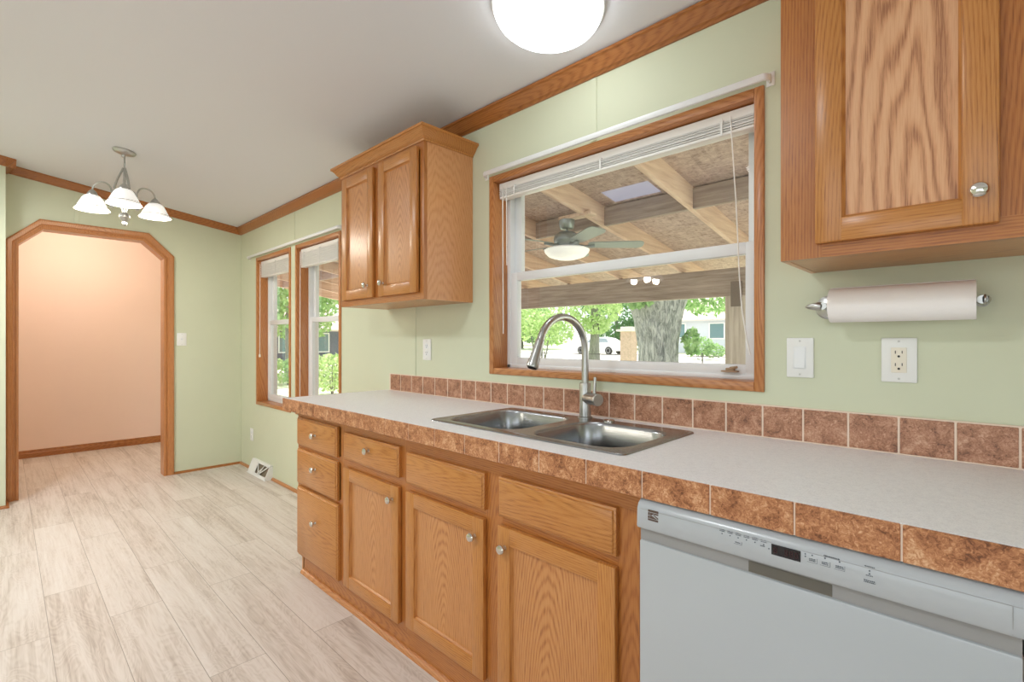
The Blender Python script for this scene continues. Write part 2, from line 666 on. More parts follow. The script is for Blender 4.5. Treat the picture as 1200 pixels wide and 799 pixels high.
def structure(name, mb, mats, label=None, parent=None):
    o = mb.build(name, mats, parent, smooth=False)
    if parent is None:
        o['kind'] = 'structure'
    if label:
        o['label'] = label
    return o


def boxes(*bs, **kw):
    m = MB()
    for b in bs:
        m.box(*b, **kw)
    return m

# ================================================================ SETTING
XF = -5.40          # arch wall
HX = -7.26          # far wall of the hall
WT = 0.14
CZ0, CS = 2.362, 0.135


def ceil_z(y):
    return CZ0 - CS * max(y, -4.0)


m = MB()
m.box(HX - .14, END_X + .14, BACK_Y - .14, WT, -0.08, 0.0)
structure('floor', m, FLOOR, 'whitewashed wood plank floor').location
m = MB()
m.prism([(WT, ceil_z(WT)), (-4.0, ceil_z(-4)), (BACK_Y - .14, ceil_z(-4)), (BACK_Y - .14, ceil_z(-4) + .1), (-4.0, ceil_z(-4) + .1), (WT, ceil_z(WT) + .1)], 0, HX - .14, END_X + .14)
structure('ceiling', m, CEIL, 'sloping off-white ceiling')

WIN1 = (-4.955, -4.155, 0.637, 2.02)
WIN2 = (-4.056, -3.276, 0.637, 2.02)
WIN3 = (-1.744, -0.4915, 1.074, 2.040)
m = MB()
xs = [HX - .14, WIN1[0], WIN1[1], WIN2[0], WIN2[1], WIN3[0], WIN3[1], END_X + .14]
wt = ceil_z(WT) - .001
for i in range(0, 8, 2):
    m.box(xs[i], xs[i + 1], 0, WT, 0, wt)
for w in (WIN1, WIN2, WIN3):
    m.box(w[0], w[1], 0, WT, 0, w[2])
    m.box(w[0], w[1], 0, WT, w[3], wt)
structure('wall_right', m, WALL, 'sage green wall holding the sink and windows')

# arch wall with its clipped-corner opening
OUT = [(-1.652, 0), (-1.652, 2.017), (-1.465, 2.203), (-0.761, 2.203), (-0.571, 2.015), (-0.571, 0)]
INN = [(-1.583, 0), (-1.583, 1.990), (-1.443, 2.127), (-0.800, 2.127), (-0.648, 1.985), (-0.648, 0)]
m = MB()
ro = [(iy + (oy - iy) * .14, iz + (oz - iz) * .14) for (iy, iz), (oy, oz) in zip(INN, OUT)]
poly = [(0, 0), (0, ceil_z(0)), (-1.70, ceil_z(-1.70)), (-1.70, 0)] + ro
m.prism(poly, 0, XF - .12, XF)
m.prism([(-1.653, 0), (-1.653, ceil_z(-1.653)), (-4.0, ceil_z(-4)), (BACK_Y, ceil_z(-4)), (BACK_Y, 0)], 0, XF - .12, -5.20)
structure('wall_far', m, WALL, 'sage green wall around the arch')
m = MB()
m.prism([(WT, 0), (WT, ceil_z(0)), (-4.0, ceil_z(-4)), (-4.0, 0)], 0, HX - .14, HX)
structure('wall_hall', m, PEACH, 'peach wall seen through the arch')
m = MB()
m.box(HX, XF - .12, -3.1, -3.0, 0, 2.76)
structure('wall_hallend', m, PEACH)
m = MB()
for a, b in ((XF - .12, -1.70), (.20, .40), (2.30, END_X + .14)):
    m.box(a, b, BACK_Y - .14, BACK_Y, 0, ceil_z(-4))
for a, b in ((-1.70, .20), (.40, 2.30)):
    m.box(a, b, BACK_Y - .14, BACK_Y, 0, .6)
    m.box(a, b, BACK_Y - .14, BACK_Y, 2.1, ceil_z(-4))
structure('wall_back', m, WALL)
m = MB()
m.prism([(0, 0), (0, ceil_z(0)), (-1.6, ceil_z(-1.6)), (-1.6, 0)], 0, END_X, END_X + .14)
m.prism([(-3.2, 0), (-3.2, ceil_z(-3.2)), (-4.0, ceil_z(-4)), (BACK_Y, ceil_z(-4)), (BACK_Y, 0)], 0, END_X, END_X + .14)
m.box(END_X, END_X + .14, -3.2, -1.6, 0, .8)
m.prism([(-1.6, 2.1), (-1.6, ceil_z(-1.6)), (-3.2, ceil_z(-3.2)), (-3.2, 2.1)], 0, END_X, END_X + .14)
structure('wall_end', m, WALL)

# arch casing and jamb
d = thing('door_1', 'arched opening with clipped corners and oak casing', None, (XF, -1.11, 0), kind='structure')
m = MB()
prof = [(0, 0), (0, .012), (.10, .017), (.22, .017), (.30, .011), (.42, .011), (.52, .019), (.85, .022), (1, .018), (1, 0)]
secs = []
for (iy, iz), (oy, oz) in zip(INN, OUT):
    secs.append([(XF + h, iy + (oy - iy) * t, iz + (oz - iz) * t) for t, h in prof])
m.sections(secs)
m.build('casing', CASE_ZY, d, angle=25)
m = MB()
secs = []
for (iy, iz), (oy, oz) in zip(INN, OUT):
    k = 0.16
    secs.append([(XF + .004, iy, iz), (XF + .004, iy + (oy - iy) * k, iz + (oz - iz) * k),
                 (XF - .124, iy + (oy - iy) * k, iz + (oz - iz) * k), (XF - .124, iy, iz)])
m.sections(secs)
m.build('jamb', CASE_ZY, d, angle=25)

# crown moulding
CROWN = [(0, 0), (-.008, 0), (-.014, .006), (-.022, .010), (-.040, .036), (-.048, .048), (-.056, .052), (-.056, .062), (0, .062)]
m = MB()
m.prism([(p[0], 2.302 + p[1]) for p in CROWN], 0, XF, END_X)
structure('trim_1', m, TRIM_XZ, 'oak crown moulding over the sink wall')
m = MB()
z0 = 2.302
secs = []
for y in (0.0, -1.653):
    secs.append([(XF - p[0], y, z0 - CS * y + p[1] - .0) for p in CROWN])
m.sections(secs)
structure('trim_2', m, TRIM_YZ, 'oak crown moulding over the arch wall')
m = MB()
zj = z0 + CS * 1.60
m.prism([(-1.653 + .056 - 0.0 + p[0] * 0 - (.056 + p[0]) * 1.0 + 0.0, zj + p[1]) for p in CROWN], 0, XF, -5.2 + .05)
structure('trim_3', m, TRIM_XZ, 'oak crown moulding turning the wall end')
m = MB()
secs = []
for y in (-1.60, -4.0):
    secs.append([(-5.20 - p[0], y, z0 - CS * y + p[1]) for p in CROWN])
m.sections(secs)
structure('trim_4', m, TRIM_YZ, 'oak crown moulding on the nearer wall')

# quarter rounds and hall baseboard
def qround(r, n=5):
    return [(0, 0)] + [(r * math.cos(PI / 2 * i / n), r * math.sin(PI / 2 * i / n)) for i in range(n + 1)]
m = MB()
m.prism([(-a, b) for a, b in qround(.02)], 0, XF, -5.005)
m.prism([(-a, b) for a, b in qround(.02)], 0, -4.545, -2.66)
structure('baseboard_right', m, CASE_XZ, 'thin oak base moulding under the windows')
m = MB()
m.prism([(XF + a, b) for a, b in qround(.02)], 1, -.57, 0)
structure('baseboard_far', m, TRIM_YZ, 'thin oak base moulding beside the arch')
m = MB()
m.prism([(-1.653 + a, b) for a, b in qround(.02)], 0, XF + .025, -5.18)
m.prism([(-5.20 + a, b) for a, b in qround(.02)], 1, BACK_Y, -1.653)
structure('baseboard_left', m, TRIM_YZ)
m = MB()
m.prism([(HX, 0), (HX + .018, 0), (HX + .018, .045), (HX + .012, .055), (HX + .010, .075), (HX, .08)], 1, -3.0, -.0)
structure('baseboard_hall', m, TRIM_YZ, 'oak baseboard of the hall')

# wall panel battens
def batten(name, bs, label):
    m = MB()
    for b in bs:
        m.box(*b, bev=.0015, seg=1)
    structure(name, m, WALL, label)
batten('trim_5', [(-1.148, -1.120, -.004, .001, 2.045, 2.301)], 'painted batten above the sink window')
batten('trim_6', [(-2.397, -2.369, -.004, .001, 1.035, 2.301)], 'painted batten under the smaller wall cabinet')
batten('trim_7', [(-4.105, -4.077, -.004, .001, 2.07, 2.301)], 'painted batten above the dining windows')
batten('trim_8', [(XF - .001, XF + .004, -1.256, -1.228, 2.205, z0 + CS * 1.2)], 'painted batten above the arch')
batten('trim_9', [(XF, XF + .012, -.012, 0, 0.02, 2.302)], 'painted corner bead')

# ---------------------------------------------------------------- windows
def oak_window(name, w, label, ydepth=.125):
    """oak casing ring, jamb, vinyl frame with two sashes"""
    x0, x1, z0, z1 = w
    d = thing(name, label, None, ((x0 + x1) / 2, 0, z0), kind='structure')
    c = .030
    for nm, b, mt in (('casing', (x0, x0 + c, -.009, ydepth + .01, z0, z1), CASE_ZX), ('casing', (x1 - c, x1, -.009, ydepth + .01, z0, z1), CASE_ZX),
                      ('casing', (x0 + c, x1 - c, -.008, ydepth + .01, z0, z0 + c), CASE_XZ), ('casing', (x0 + c, x1 - c, -.008, ydepth + .01, z1 - c, z1), CASE_XZ)):
        boxes(b, bev=.003).build(nm, mt, d)
    return d, (x0 + c, x1 - c, z0 + c, z1 - c)


def vinyl(d, inn, zmid, yf, fw=.028, sw=.05, rail=.05, glass_low_z=None):
    x0, x1, z0, z1 = inn
    e = .0005
    m = MB()
    m.box(x0 - e, x0 + fw, yf - .005, yf + .075, z0, z1, bev=.002)
    m.box(x1 - fw, x1 + e, yf - .005, yf + .075, z0, z1, bev=.002)
    m.box(x0, x1, yf - .005, yf + .075, z0 - e, z0 + fw * .7, bev=.002)
    m.box(x0, x1, yf - .005, yf + .075, z1 - fw, z1 + e, bev=.002)
    m.build('vinyl_frame', WHITE, d)
    a0, a1 = x0 + fw * .55, x1 - fw * .55
    def sash(nm, ya, yb, za, zb, bot, top):
        m = MB()
        s = sw
        m.box(a0, a0 + s, ya, yb, za, zb, bev=.004)
        m.box(a1 - s, a1, ya, yb, za, zb, bev=.004)
        m.box(a0 + s - .002, a1 - s + .002, ya, yb, za, za + bot, bev=.004)
        m.box(a0 + s - .002, a1 - s + .002, ya, yb, zb - top, zb, bev=.004)
        sh = m.build(nm, WHITE, d)
        g = MB()
        yc = (ya + yb) / 2
        g.box(a0 + s - .008, a1 - s + .008, yc - .001, yc + .001, za + bot - .008, zb - top + .008)
        g.build('pane', GLASS, sh, smooth=False)
        return sh
    lo = sash('lower_sash', yf, yf + .03, z0 + .014, zmid, rail, .042)
    up = sash('upper_sash', yf + .032, yf + .062, zmid - .035, z1 - .01, .035, .035)
    return lo, up


w3, inn3 = oak_window('window_1', WIN3, 'large oak framed window over the sink')
lo3, up3 = vinyl(w3, inn3, 1.574, .094, fw=.022, sw=.048, rail=.036)
m = boxes((-.655, -.600, .070, .093, 1.128, 1.133), (-.640, -.612, .074, .090, 1.133, 1.142), bev=.002)
m.tube([(-.626, .082, 1.140), (-.600, .070, 1.146)], [.006, .004], 8)
tag(m.build('latch', plain('tan_latch', srgb(168, 140, 112), 0.5), lo3), 'tan latch')
w1, inn1 = oak_window('window_2', WIN1, 'tall oak framed window nearest the arch')
vinyl(w1, inn1, 1.43, .094, fw=.02, sw=.045, rail=.05)
w2, inn2 = oak_window('window_3', WIN2, 'tall oak framed window next to the counter end')
vinyl(w2, inn2, 1.43, .094, fw=.02, sw=.045, rail=.05)

# added window frames around the unseen fill-light openings (only reach the reflections)
for i, (a, b) in enumerate(((-1.70, .20), (.40, 2.30))):
    m = MB()
    m.box(a, b, BACK_Y - .12, BACK_Y + .015, .6, .66)
    m.box(a, b, BACK_Y - .12, BACK_Y + .015, 2.04, 2.1)
    m.box(a, a + .06, BACK_Y - .12, BACK_Y + .015, .66, 2.04)
    m.box(b - .06, b, BACK_Y - .12, BACK_Y + .015, .66, 2.04)
    m.box(a + .06, b - .06, BACK_Y - .12, BACK_Y + .0, 1.34, 1.38)
    structure('window_%d' % (4 + i), m, WHITE)

# ================================================================ KITCHEN
YF = -.565      # face-frame plane
CT = .932       # counter top
CB = .868


def knob(c, parent, r=.0145):
    m = MB()
    x, y, z = c
    m.lathe([(.0075, 0), (.006, .004), (.005, .010), (.0075, .014), (r, .018), (r * 1.02, .022), (r * .85, .026), (r * .4, .0285), (0.0005, .029)],
            c, (0, -1, 0), 20)
    o = m.build('knob', CHROME, parent)
    return o


def slab_front(b, parent, name, mat, knob_at=None):
    """drawer front: slab with a stepped, eased edge"""
    x0, x1, z0, z1 = b
    m = MB()
    a, b_, c = .0015, .006, .010
    secs = []
    for ins, yy in ((0, YF - .0005), (0, YF - .0135), (a, YF - .0150), (b_, YF - .0165), (.0075, YF - .0195), (c, YF - .0210)):
        secs.append([(x0 + ins, yy, z0 + ins), (x1 - ins, yy, z0 + ins), (x1 - ins, yy, z1 - ins), (x0 + ins, yy, z1 - ins)])
    m.sections(secs)
    o = m.build(name, mat, parent)
    if knob_at:
        knob((knob_at[0], YF - .0205, knob_at[1]), o)
    return o


def panel_door(b, parent, yf, knob_at=None, panel_mat=None, sw=.055, th=.020, vm=None, hm=None):
    """frame-and-panel door: two stiles, two rails with eased inner edge, recessed flat panel"""
    x0, x1, z0, z1 = b
    m = MB()
    y0, y1 = yf - th, yf - .0005
    def eased(xa, xb, za, zb, mi):
        m.box(xa, xb, y0, y1, za, zb, bev=.004, m=mi)
    eased(x0, x0 + sw, z0, z1, 0)
    eased(x1 - sw, x1, z0, z1, 0)
    eased(x0 + sw - .003, x1 - sw + .003, z0, z0 + sw, 1)
    eased(x0 + sw - .003, x1 - sw + .003, z1 - sw, z1, 1)
    # sloped sticking round the panel
    a = .007
    xi0, xi1, zi0, zi1 = x0 + sw - .002, x1 - sw + .002, z0 + sw - .002, z1 - sw + .002
    yo, yi = y0 + .002, y0 + .0125
    o_ = [m.bm.verts.new(p) for p in ((xi0, yo, zi0), (xi1, yo, zi0), (xi1, yo, zi1), (xi0, yo, zi1))]
    i_ = [m.bm.verts.new(p) for p in ((xi0 + a, yi, zi0 + a), (xi1 - a, yi, zi0 + a), (xi1 - a, yi, zi1 - a), (xi0 + a, yi, zi1 - a))]
    for k in range(4):
        f = m.bm.faces.new((o_[k], o_[(k + 1) % 4], i_[(k + 1) % 4], i_[k]))
        f.material_index = 1 if k % 2 == 0 else 0
    o = m.build('door', [vm or OAK_ZX, hm or OAK_XZ], parent)
    p = MB()
    p.box(x0 + sw - .004, x1 - sw + .004, y0 + .0125, y1 - .002, z0 + sw - .004, z1 - sw + .004)
    p.build('panel', panel_mat or OAK_PANEL, o)
    if knob_at:
        knob((knob_at[0], y0, knob_at[1]), o)
    return o


def base_carcass(x0, x1, d, rails, left_end=False, stile=.03):
    m = MB()
    t = .015
    m.box(x0, x0 + t, YF + .02, -.004, 0.0, CB)
    m.box(x1 - t, x1, YF + .02, -.004, 0.0, CB)
    m.box(x0 + t, x1 - t, YF + .02, -.004, .10, .115)
    m.box(x0 + t, x1 - t, -.012, -.004, .115, CB)
    m.build('carcass', OAK_ZY, d)
    m = MB()
    m.box(x0, x0 + stile, YF, YF + .0195, .095, CB, m=0)
    m.box(x1 - stile, x1, YF, YF + .0195, .095, CB, m=0)
    for za, zb in rails:
        m.box(x0 + stile, x1 - stile, YF, YF + .0195, za, zb, m=1)
    m.build('face_frame', [FRAME_ZX, FRAME_XZ], d)
    m = MB()
    m.box(x0 + (.04 if left_end else 0), x1, YF + .016, YF + .0195, 0.0, .0945)
    m.build('toe_board', FRAME_XZ, d)


base = []
# three-drawer base
d = thing('base_cabinet', 'narrow oak base cabinet with three drawers at the counter end', 'cabinet', (-2.39, -.29, 0), 'oak base cabinets under the counter')
base_carcass(-2.645, -2.136, d, [(.095, .12), (.46, .49), (.66, .69), (.83, CB)], True)
slab_front((-2.618, -2.178, .688, .832), d, 'drawer', OAK_XZ, (-2.278 - .12 + .002, .762))
slab_front((-2.618, -2.176, .484, .668), d, 'drawer', OAK_XZ, (-2.396, .594))
slab_front((-2.618, -2.166, .112, .468), d, 'drawer', OAK_XZ, (-2.392, .328))
# drawer-over-door base
d = thing('base_cabinet', 'oak base cabinet with one knobbed drawer above a single door', 'cabinet', (-1.884, -.29, 0), 'oak base cabinets under the counter')
base_carcass(-2.1355, -1.633, d, [(.095, .13), (.655, .705), (.81, CB)])
slab_front((-2.107, -1.659, .694, .816), d, 'drawer', OAK_XZ, (-1.880, .768))
panel_door((-2.107, -1.659, .116, .657), d, YF, (-1.700, .602))
BASE2 = d
# sink base
d = thing('base_cabinet', 'wide oak sink base with two doors under two knobless false drawer fronts', 'cabinet', (-1.12, -.29, 0), 'oak base cabinets under the counter')
base_carcass(-1.6325, -.582, d, [(.095, .135), (.65, .70), (.80, CB)])
m = boxes((-1.17, -1.092, YF - .0004, YF + .019, .13, .81))
m.build('centre_stile', FRAME_ZX, d)
m = boxes((-.675, -.6125, YF - .0004, YF + .019, .13, .81))
m.build('end_stile', FRAME_ZX, d)
slab_front((-1.606, -1.164, .684, .804), d, 'false_drawer_front', OAK_XZ)
slab_front((-1.097, -.671, .684, .808), d, 'false_drawer_front', OAK_XZ)
panel_door((-1.606, -1.164, .130, .655), d, YF, (-1.205, .593))
panel_door((-1.099, -.671, .130, .657), d, YF, (-1.065, .594))
# shoe moulding along the cabinet run
m = MB()
m.prism([(YF + .016 - a, b) for a, b in qround(.019)], 0, -2.615, -.585)
structure('baseboard_cabinets', m, CASE_XZ, 'oak quarter round along the base cabinets')

# base cabinet beyond the dishwasher (outside the frame, carries the counter)
d = thing('base_cabinet', 'oak base cabinet on the far right side of the dishwasher', 'cabinet', (.32, -.29, 0), 'oak base cabinets under the counter')
base_carcass(.056, .58, d, [(.095, .13), (.655, .705), (.81, CB)])
slab_front((.09, .55, .694, .816), d, 'drawer', OAK_XZ, (.32, .755))
panel_door((.09, .55, .116, .657), d, YF, (.13, .602))


def rrect(x0, x1, y0, y1, r, z, n=6):
    P = []
    for cx, cy, a0 in ((x1 - r, y1 - r, 0), (x0 + r, y1 - r, 90), (x0 + r, y0 + r, 180), (x1 - r, y0 + r, 270)):
        for i in range(n + 1):
            a = math.radians(a0 + 90 * i / n)
            P.append((cx + r * math.cos(a), cy + r * math.sin(a), z))
    return P


def plate_with_holes(mb, outer, holes, z, m=0, flip=False):
    bm = mb.bm
    es = []
    rings = []
    for loop in [outer] + holes:
        vv = [bm.verts.new((p[0], p[1], z)) for p in loop]
        rings.append(vv)
        for i in range(len(vv)):
            es.append(bm.edges.new((vv[i], vv[(i + 1) % len(vv)])))
    r = bmesh.ops.triangle_fill(bm, use_beauty=True, edges=es)
    for g in r['geom']:
        if isinstance(g, bmesh.types.BMFace):
            g.material_index = m
    return rings


SX0, SX1, SY0, SY1 = -1.525, -.676, -.536, -.078
# countertop: laminate slab with a cut-out, tiled edge
CX0, CX1, CY0 = -2.685, .60, -.632
ct = thing('countertop', 'long white speckled laminate countertop edged with brown tile', 'countertop', ((CX0 + CX1) / 2, -.3, CB))
m = MB()
hole = [(SX0 + .02, SY0 + .02), (SX1 - .02, SY0 + .02), (SX1 - .02, SY1 - .012), (SX0 + .02, SY1 - .012)]
ol = [(CX0 + .008, CY0 + .008), (CX1, CY0 + .008), (CX1, -.002), (CX0 + .008, -.002)]
ra = plate_with_holes(m, ol, [hole], CB)
rb = plate_with_holes(m, ol, [hole], CT)
for a, b in zip(ra, rb):
    m.bridge(a, b)
m.build('laminate_top', LAMINATE, ct, smooth=False)
m = MB()
EB = .869
m.box(CX0 + .0025, CX1, CY0 + .0025, CY0 + .0075, EB + .001, CT - .0015, m=1)
m.box(CX0 + .0025, CX0 + .0075, CY0 + .0075, -.002, EB + .001, CT - .0015, m=1)
x = -.095 + .1583 * 5
edges = []
while x > CX0:
    edges.append(x)
    x -= .1583
edges.append(CX0)
for i in range(len(edges) - 1):
    a, b = edges[i + 1], edges[i]
    g = .0016
    a_, b_ = (a + g if a > CX0 else a), min(b - g, CX1)
    if b_ - a_ > .012:
        m.box(a_, b_, CY0, CY0 + .006, EB, CT - .0005, bev=.0014, seg=1)
y = CY0 + .006
while y < -.05:
    m.box(CX0, CX0 + .006, y + .0016, min(y + .1583 - .0016, -.002), EB, CT - .0005, bev=.0014, seg=1)
    y += .1583
m.build('tile_edging', [TILE_E, GROUT], ct, smooth=False)
# backsplash
m = MB()
BX0, BX1, BT = -2.637, .60, 1.036
m.box(BX0, BX1, -.0092, -.0005, CT + .0005, BT - .001, m=1)
x = .066 + .11225 * 5
tiles = []
while x - .11225 > BX0 - .02:
    tiles.append((max(x - .11225, BX0), min(x, BX1)))
    x -= .11225
for a, b in tiles:
    if b - a > .02:
        m.box(a + .0022, b - .0022, -.0105, -.003, CT + .0040, BT - .0045, bev=.0015, seg=1)
bs = m.build('backsplash', [TILE, GROUT], smooth=False)
tag(bs, 'single row of square brown stone tiles along the wall above the counter', 'backsplash')

# ---------------------------------------------------------------- sink
sk = thing('kitchen_sink', 'stainless steel double bowl sink set in the white counter', 'sink', ((SX0 + SX1) / 2, (SY0 + SY1) / 2, CT))
RZ = CT + .0055
BOWLS = [(-1.490, -1.122, -.500, -.118), (-1.068, -.712, -.500, -.146)]
m = MB()
N = 7
outer = rrect(SX0 + .006, SX1 - .006, SY0 + .006, SY1 - .006, .022, RZ, N)
lips = [rrect(b[0], b[1], b[2], b[3], .085, RZ, N) for b in BOWLS]
rings = plate_with_holes(m, outer, lips, RZ)
skirt = [m.bm.verts.new(p) for p in rrect(SX0, SX1, SY0, SY1, .026, CT + .0006, N)]
mid = [m.bm.verts.new(p) for p in rrect(SX0 + .002, SX1 - .002, SY0 + .002, SY1 - .002, .025, CT + .004, N)]
m.bridge(rings[0], mid)
m.bridge(mid, skirt)
m.build('rim', SINK, sk, angle=40)
for b, depth in zip(BOWLS, (.165, .180)):
    m = MB()
    secs = []
    for ins, dz, r in ((0, 0, .085), (.004, -.003, .083), (.008, -.010, .080), (.010, -depth * .6, .078), (.013, -depth + .025, .075), (.018, -depth + .010, .070), (.030, -depth + .002, .060), (.06, -depth, .045)):
        secs.append([Vector(p) for p in rrect(b[0] + ins, b[1] - ins, b[2] + ins, b[3] - ins, r, RZ + dz, N)])
    rr = m.sections(secs, caps=False)
    m.cap(rr[-1])
    bw = m.build('bowl', SINK, sk, angle=50)
    m = MB()
    cx, cy = (b[0] + b[1]) / 2, (b[2] + b[3]) / 2 + .03
    m.lathe([(.050, .0), (.052, .003), (.046, .004), (.040, .0015), (.030, .001), (.012, .002), (.010, .007), (.0005, .008)], (cx, cy, RZ - depth + .0003), seg=28, cap0=False)
    m.build('drain', STEEL_D, bw)
m = MB()
m.lathe([(.022, 0), (.022, .004), (.019, .0065), (.0005, .007)], (-.992, -.112, RZ), seg=24)
tag(m.build('hole_cover', CHROME, sk), 'round flat cover on the sink deck')

# ---------------------------------------------------------------- faucet
FX, FY = -1.110, -.095
fa = thing('kitchen_faucet', 'tall brushed nickel gooseneck faucet behind the sink bowls', 'faucet', (FX, FY, RZ))
m = MB()
m.lathe([(.029, 0), (.029, .003), (.0225, .006), (.0225, .132), (.0215, .135), (.015, .1355)], (FX, FY, RZ), seg=28)
m.build('body', NICKEL, fa)
R = .125
zc = 1.199
ca = math.radians(-8)
def fpt(s, z):
    return (FX + math.sin(ca) * s * .6, FY - s, z)
pts = [fpt(0, 1.066), fpt(0, 1.13), fpt(0, zc)]
for i in range(1, 17):
    a = math.radians(162 * i / 16)
    pts.append(fpt(R - R * math.cos(a), zc + R * math.sin(a)))
m = MB()
m.tube(pts, .0138, 16)
m.build('gooseneck', NICKEL, fa)
p_end = Vector(pts[-1])
dirn = (Vector(pts[-1]) - Vector(pts[-2])).normalized()
m = MB()
m.lathe([(.0135, -.004), (.0155, 0), (.0160, .004), (.0165, .03), (.0205, .085), (.0215, .100), (.0205, .104), (.017, .105)], p_end, dirn, seg=24)
sp = m.build('spray_head', NICKEL, fa)
m = MB()
m.lathe([(.0168, .1045), (.016, .107), (.0005, .1075)], p_end, dirn, seg=24)
m.build('spray_face', DARK, sp)
hz = RZ + .078
hd = Vector((.92, -.40, 0)).normalized()
m = MB()
m.lathe([(.0215, .012), (.0215, .042)], (FX, FY, hz), hd, seg=24)
m.lathe([(.0200, .042), (.0200, .0445)], (FX, FY, hz), hd, seg=24)
m.lathe([(.0228, .0445), (.0228, .092), (.0212, .094)], (FX, FY, hz), hd, seg=24)
hnd = m.build('handle', NICKEL, fa)
hp = Vector((FX, FY, hz)) + hd * .066
m = MB()
m.tube([hp + Vector((0, 0, .018)), hp + Vector((.001, .0, .05)), hp + Vector((.002, .003, .083))], [.0065, .006, .0062], 12)
m.build('lever', NICKEL, hnd)

# ---------------------------------------------------------------- dishwasher
DX0, DX1 = -.5745, .0445
dw = thing('dishwasher', 'white dishwasher with a top control console under the counter', 'dishwasher', (-.265, -.33, 0))
m = boxes((DX0 + .012, DX1 - .012, -.585, -.03, .02, .862))
m.build('tub', DW_GREY, dw)
m = boxes((DX0, DX1, -.634, -.587, .115, .7735), bev=.004)
m.build('door_panel', DW_WHITE, dw)
m = MB()
m.prism([(-.587, .803), (-.638, .803), (-.6415, .808), (-.6395, .848), (-.634, .859), (-.624, .8655), (-.610, .867), (-.587, .867)], 0, DX0 - .002, DX1 + .001)
cons = m.build('console', DW_WHITE, dw, angle=50)
m = boxes((DX0 + .001, DX1 - .001, -.629, -.588, .7737, .8028))
m.build('handle_strip', DW_GREY, dw)
m = MB()
m.prism([(-.6297, .7755), (-.6297, .797), (-.6287, .797), (-.6287, .7755)], 0, -.335, -.193)
m.build('handle_pocket', DW_POCKET, dw)
m = boxes((DX0 + .02, DX1 - .02, -.60, -.52, .012, .112))
m.build('kick_plate', DW_WHITE, dw)
YC = -.6412      # console face


def cface(z):
    return -.6415 + (z - .808) / .040 * .002 - .0003


def mark(mb, x0, x1, z0, z1, th=.0006):
    y = cface((z0 + z1) / 2)
    mb.box(x0, x1, y - th * .5, y + th, z0, z1)


m = MB()
mark(m, -.290, -.2405, .8265, .8465, .0012)
ds = m.build('display', DISPLAY, cons, smooth=False)
m = MB()
def seg7(cx, cz, on, w=.0055, h=.0105, t=.0011):
    S = dict(a=(cx - w / 2, cx + w / 2, cz + h / 2 - t, cz + h / 2), g=(cx - w / 2, cx + w / 2, cz - t / 2, cz + t / 2), d=(cx - w / 2, cx + w / 2, cz - h / 2, cz - h / 2 + t),
             f=(cx - w / 2, cx - w / 2 + t, cz, cz + h / 2), b=(cx + w / 2 - t, cx + w / 2, cz, cz + h / 2), e=(cx - w / 2, cx - w / 2 + t, cz - h / 2, cz), c=(cx + w / 2 - t, cx + w / 2, cz - h / 2, cz))
    for q in on:
        a, b, c, e = S[q]
        m.box(a, b, cface(cz) - .0016, cface(cz) - .0009, c, e)
for cx in (-.283, -.264, -.2555, -.247):
    seg7(cx, .8365, 'abcdefg')
m.build('digits', LED_OFF, ds, smooth=False)
# square badge of broken diagonal bands
m = MB()
bx0, bx1, bz0, bz1 = -.549, -.524, .8265, .8505
def bp(u, v):
    z = bz0 + (bz1 - bz0) * v
    return (bx0 + (bx1 - bx0) * u, cface(z) - .0004, z)
for q in (((0, 1), (1, 1), (1, .80), (0, .80)), ((0, .75), (.16, .75), (.16, .5), (0, .5)), ((.2, .74), (.62, .74), (.34, .50), (.2, .50)), ((.66, .74), (1, .74), (1, .62), (.52, .62)),
          ((.50, .58), (.62, .58), (1, .36), (1, .24)), ((0, .44), (.16, .44), (.16, .2), (0, .2)), ((.2, .46), (.40, .46), (.95, .2), (.2, .2)), ((0, .15), (1, .15), (1, 0), (0, 0))):
    lo_ = [m.bm.verts.new(Vector(bp(*c))) for c in q]
    hi_ = [m.bm.verts.new(Vector(bp(*c)) + Vector((0, .0008, 0))) for c in q]
    m.bridge(lo_, hi_)
    m.cap(lo_)
    m.cap(hi_, flip=True)
m.build('badge', LOGO, cons, smooth=False)
# tiny printed captions, indicator dots and button outlines
rr = random.Random(4)


def caption(m, cx, cz, w, lines=2, lh=.0028):
    for i in range(lines):
        x = cx - w / 2
        z = cz - i * lh
        while x < cx + w / 2:
            dx = .0012 + rr.random() * .0014
            mark(m, x, min(x + dx, cx + w / 2), z, z + .0012 + rr.random() * .0006)
            x += dx + .0006


def button(caps, dots, outline=None):
    m = MB()
    for c in caps:
        caption(m, *c)
    for cx, cz in dots:
        m.lathe([(.0013, 0), (.0013, .0007)], (cx, cface(cz) + .0003, cz), (0, -1, 0), 10)
    if outline:
        cx, zb, zt_ = outline
        mark(m, cx - .0078, cx + .0078, zb, zb + .0003)
        mark(m, cx + .0076, cx + .0079, zb + .0003, zt_)
    m.build('button_print', INK, cons, smooth=False)


for i in range(6):
    cx = -.383 + i * .0158
    button([(cx, .8475, .0105)], [(cx, .8405)])
button([(-.352, .8300, .010, 1)], [], (-.352, .8275, .8335))
button([(-.306, .8365, .008, 1)], [(-.2945, .8355)])
button([], [(-.233, .8440), (-.233, .8395)])
button([(-.222, .8370, .010)], [(-.222, .8445)], (-.222, .8315, .8405))
button([(-.192, .8490, .024, 1)], [])
button([(-.202, .8370, .010)], [(-.202, .8455)], (-.202, .8315, .8405))
button([(-.180, .8370, .012)], [(-.180, .8455)], (-.180, .8315, .8405))
button([(-.137, .8500, .014, 1), (-.137, .8350, .010, 1), (-.137, .8265, .016, 2)], [(-.137, .8440), (-.137, .8390)])
m = MB()
mark(m, .0330, .0336, .806, .8475)
mark(m, DX0 + .006, DX1 - .001, .8478, .8484)
m.build('end_seam', DW_GREY, cons, smooth=False)

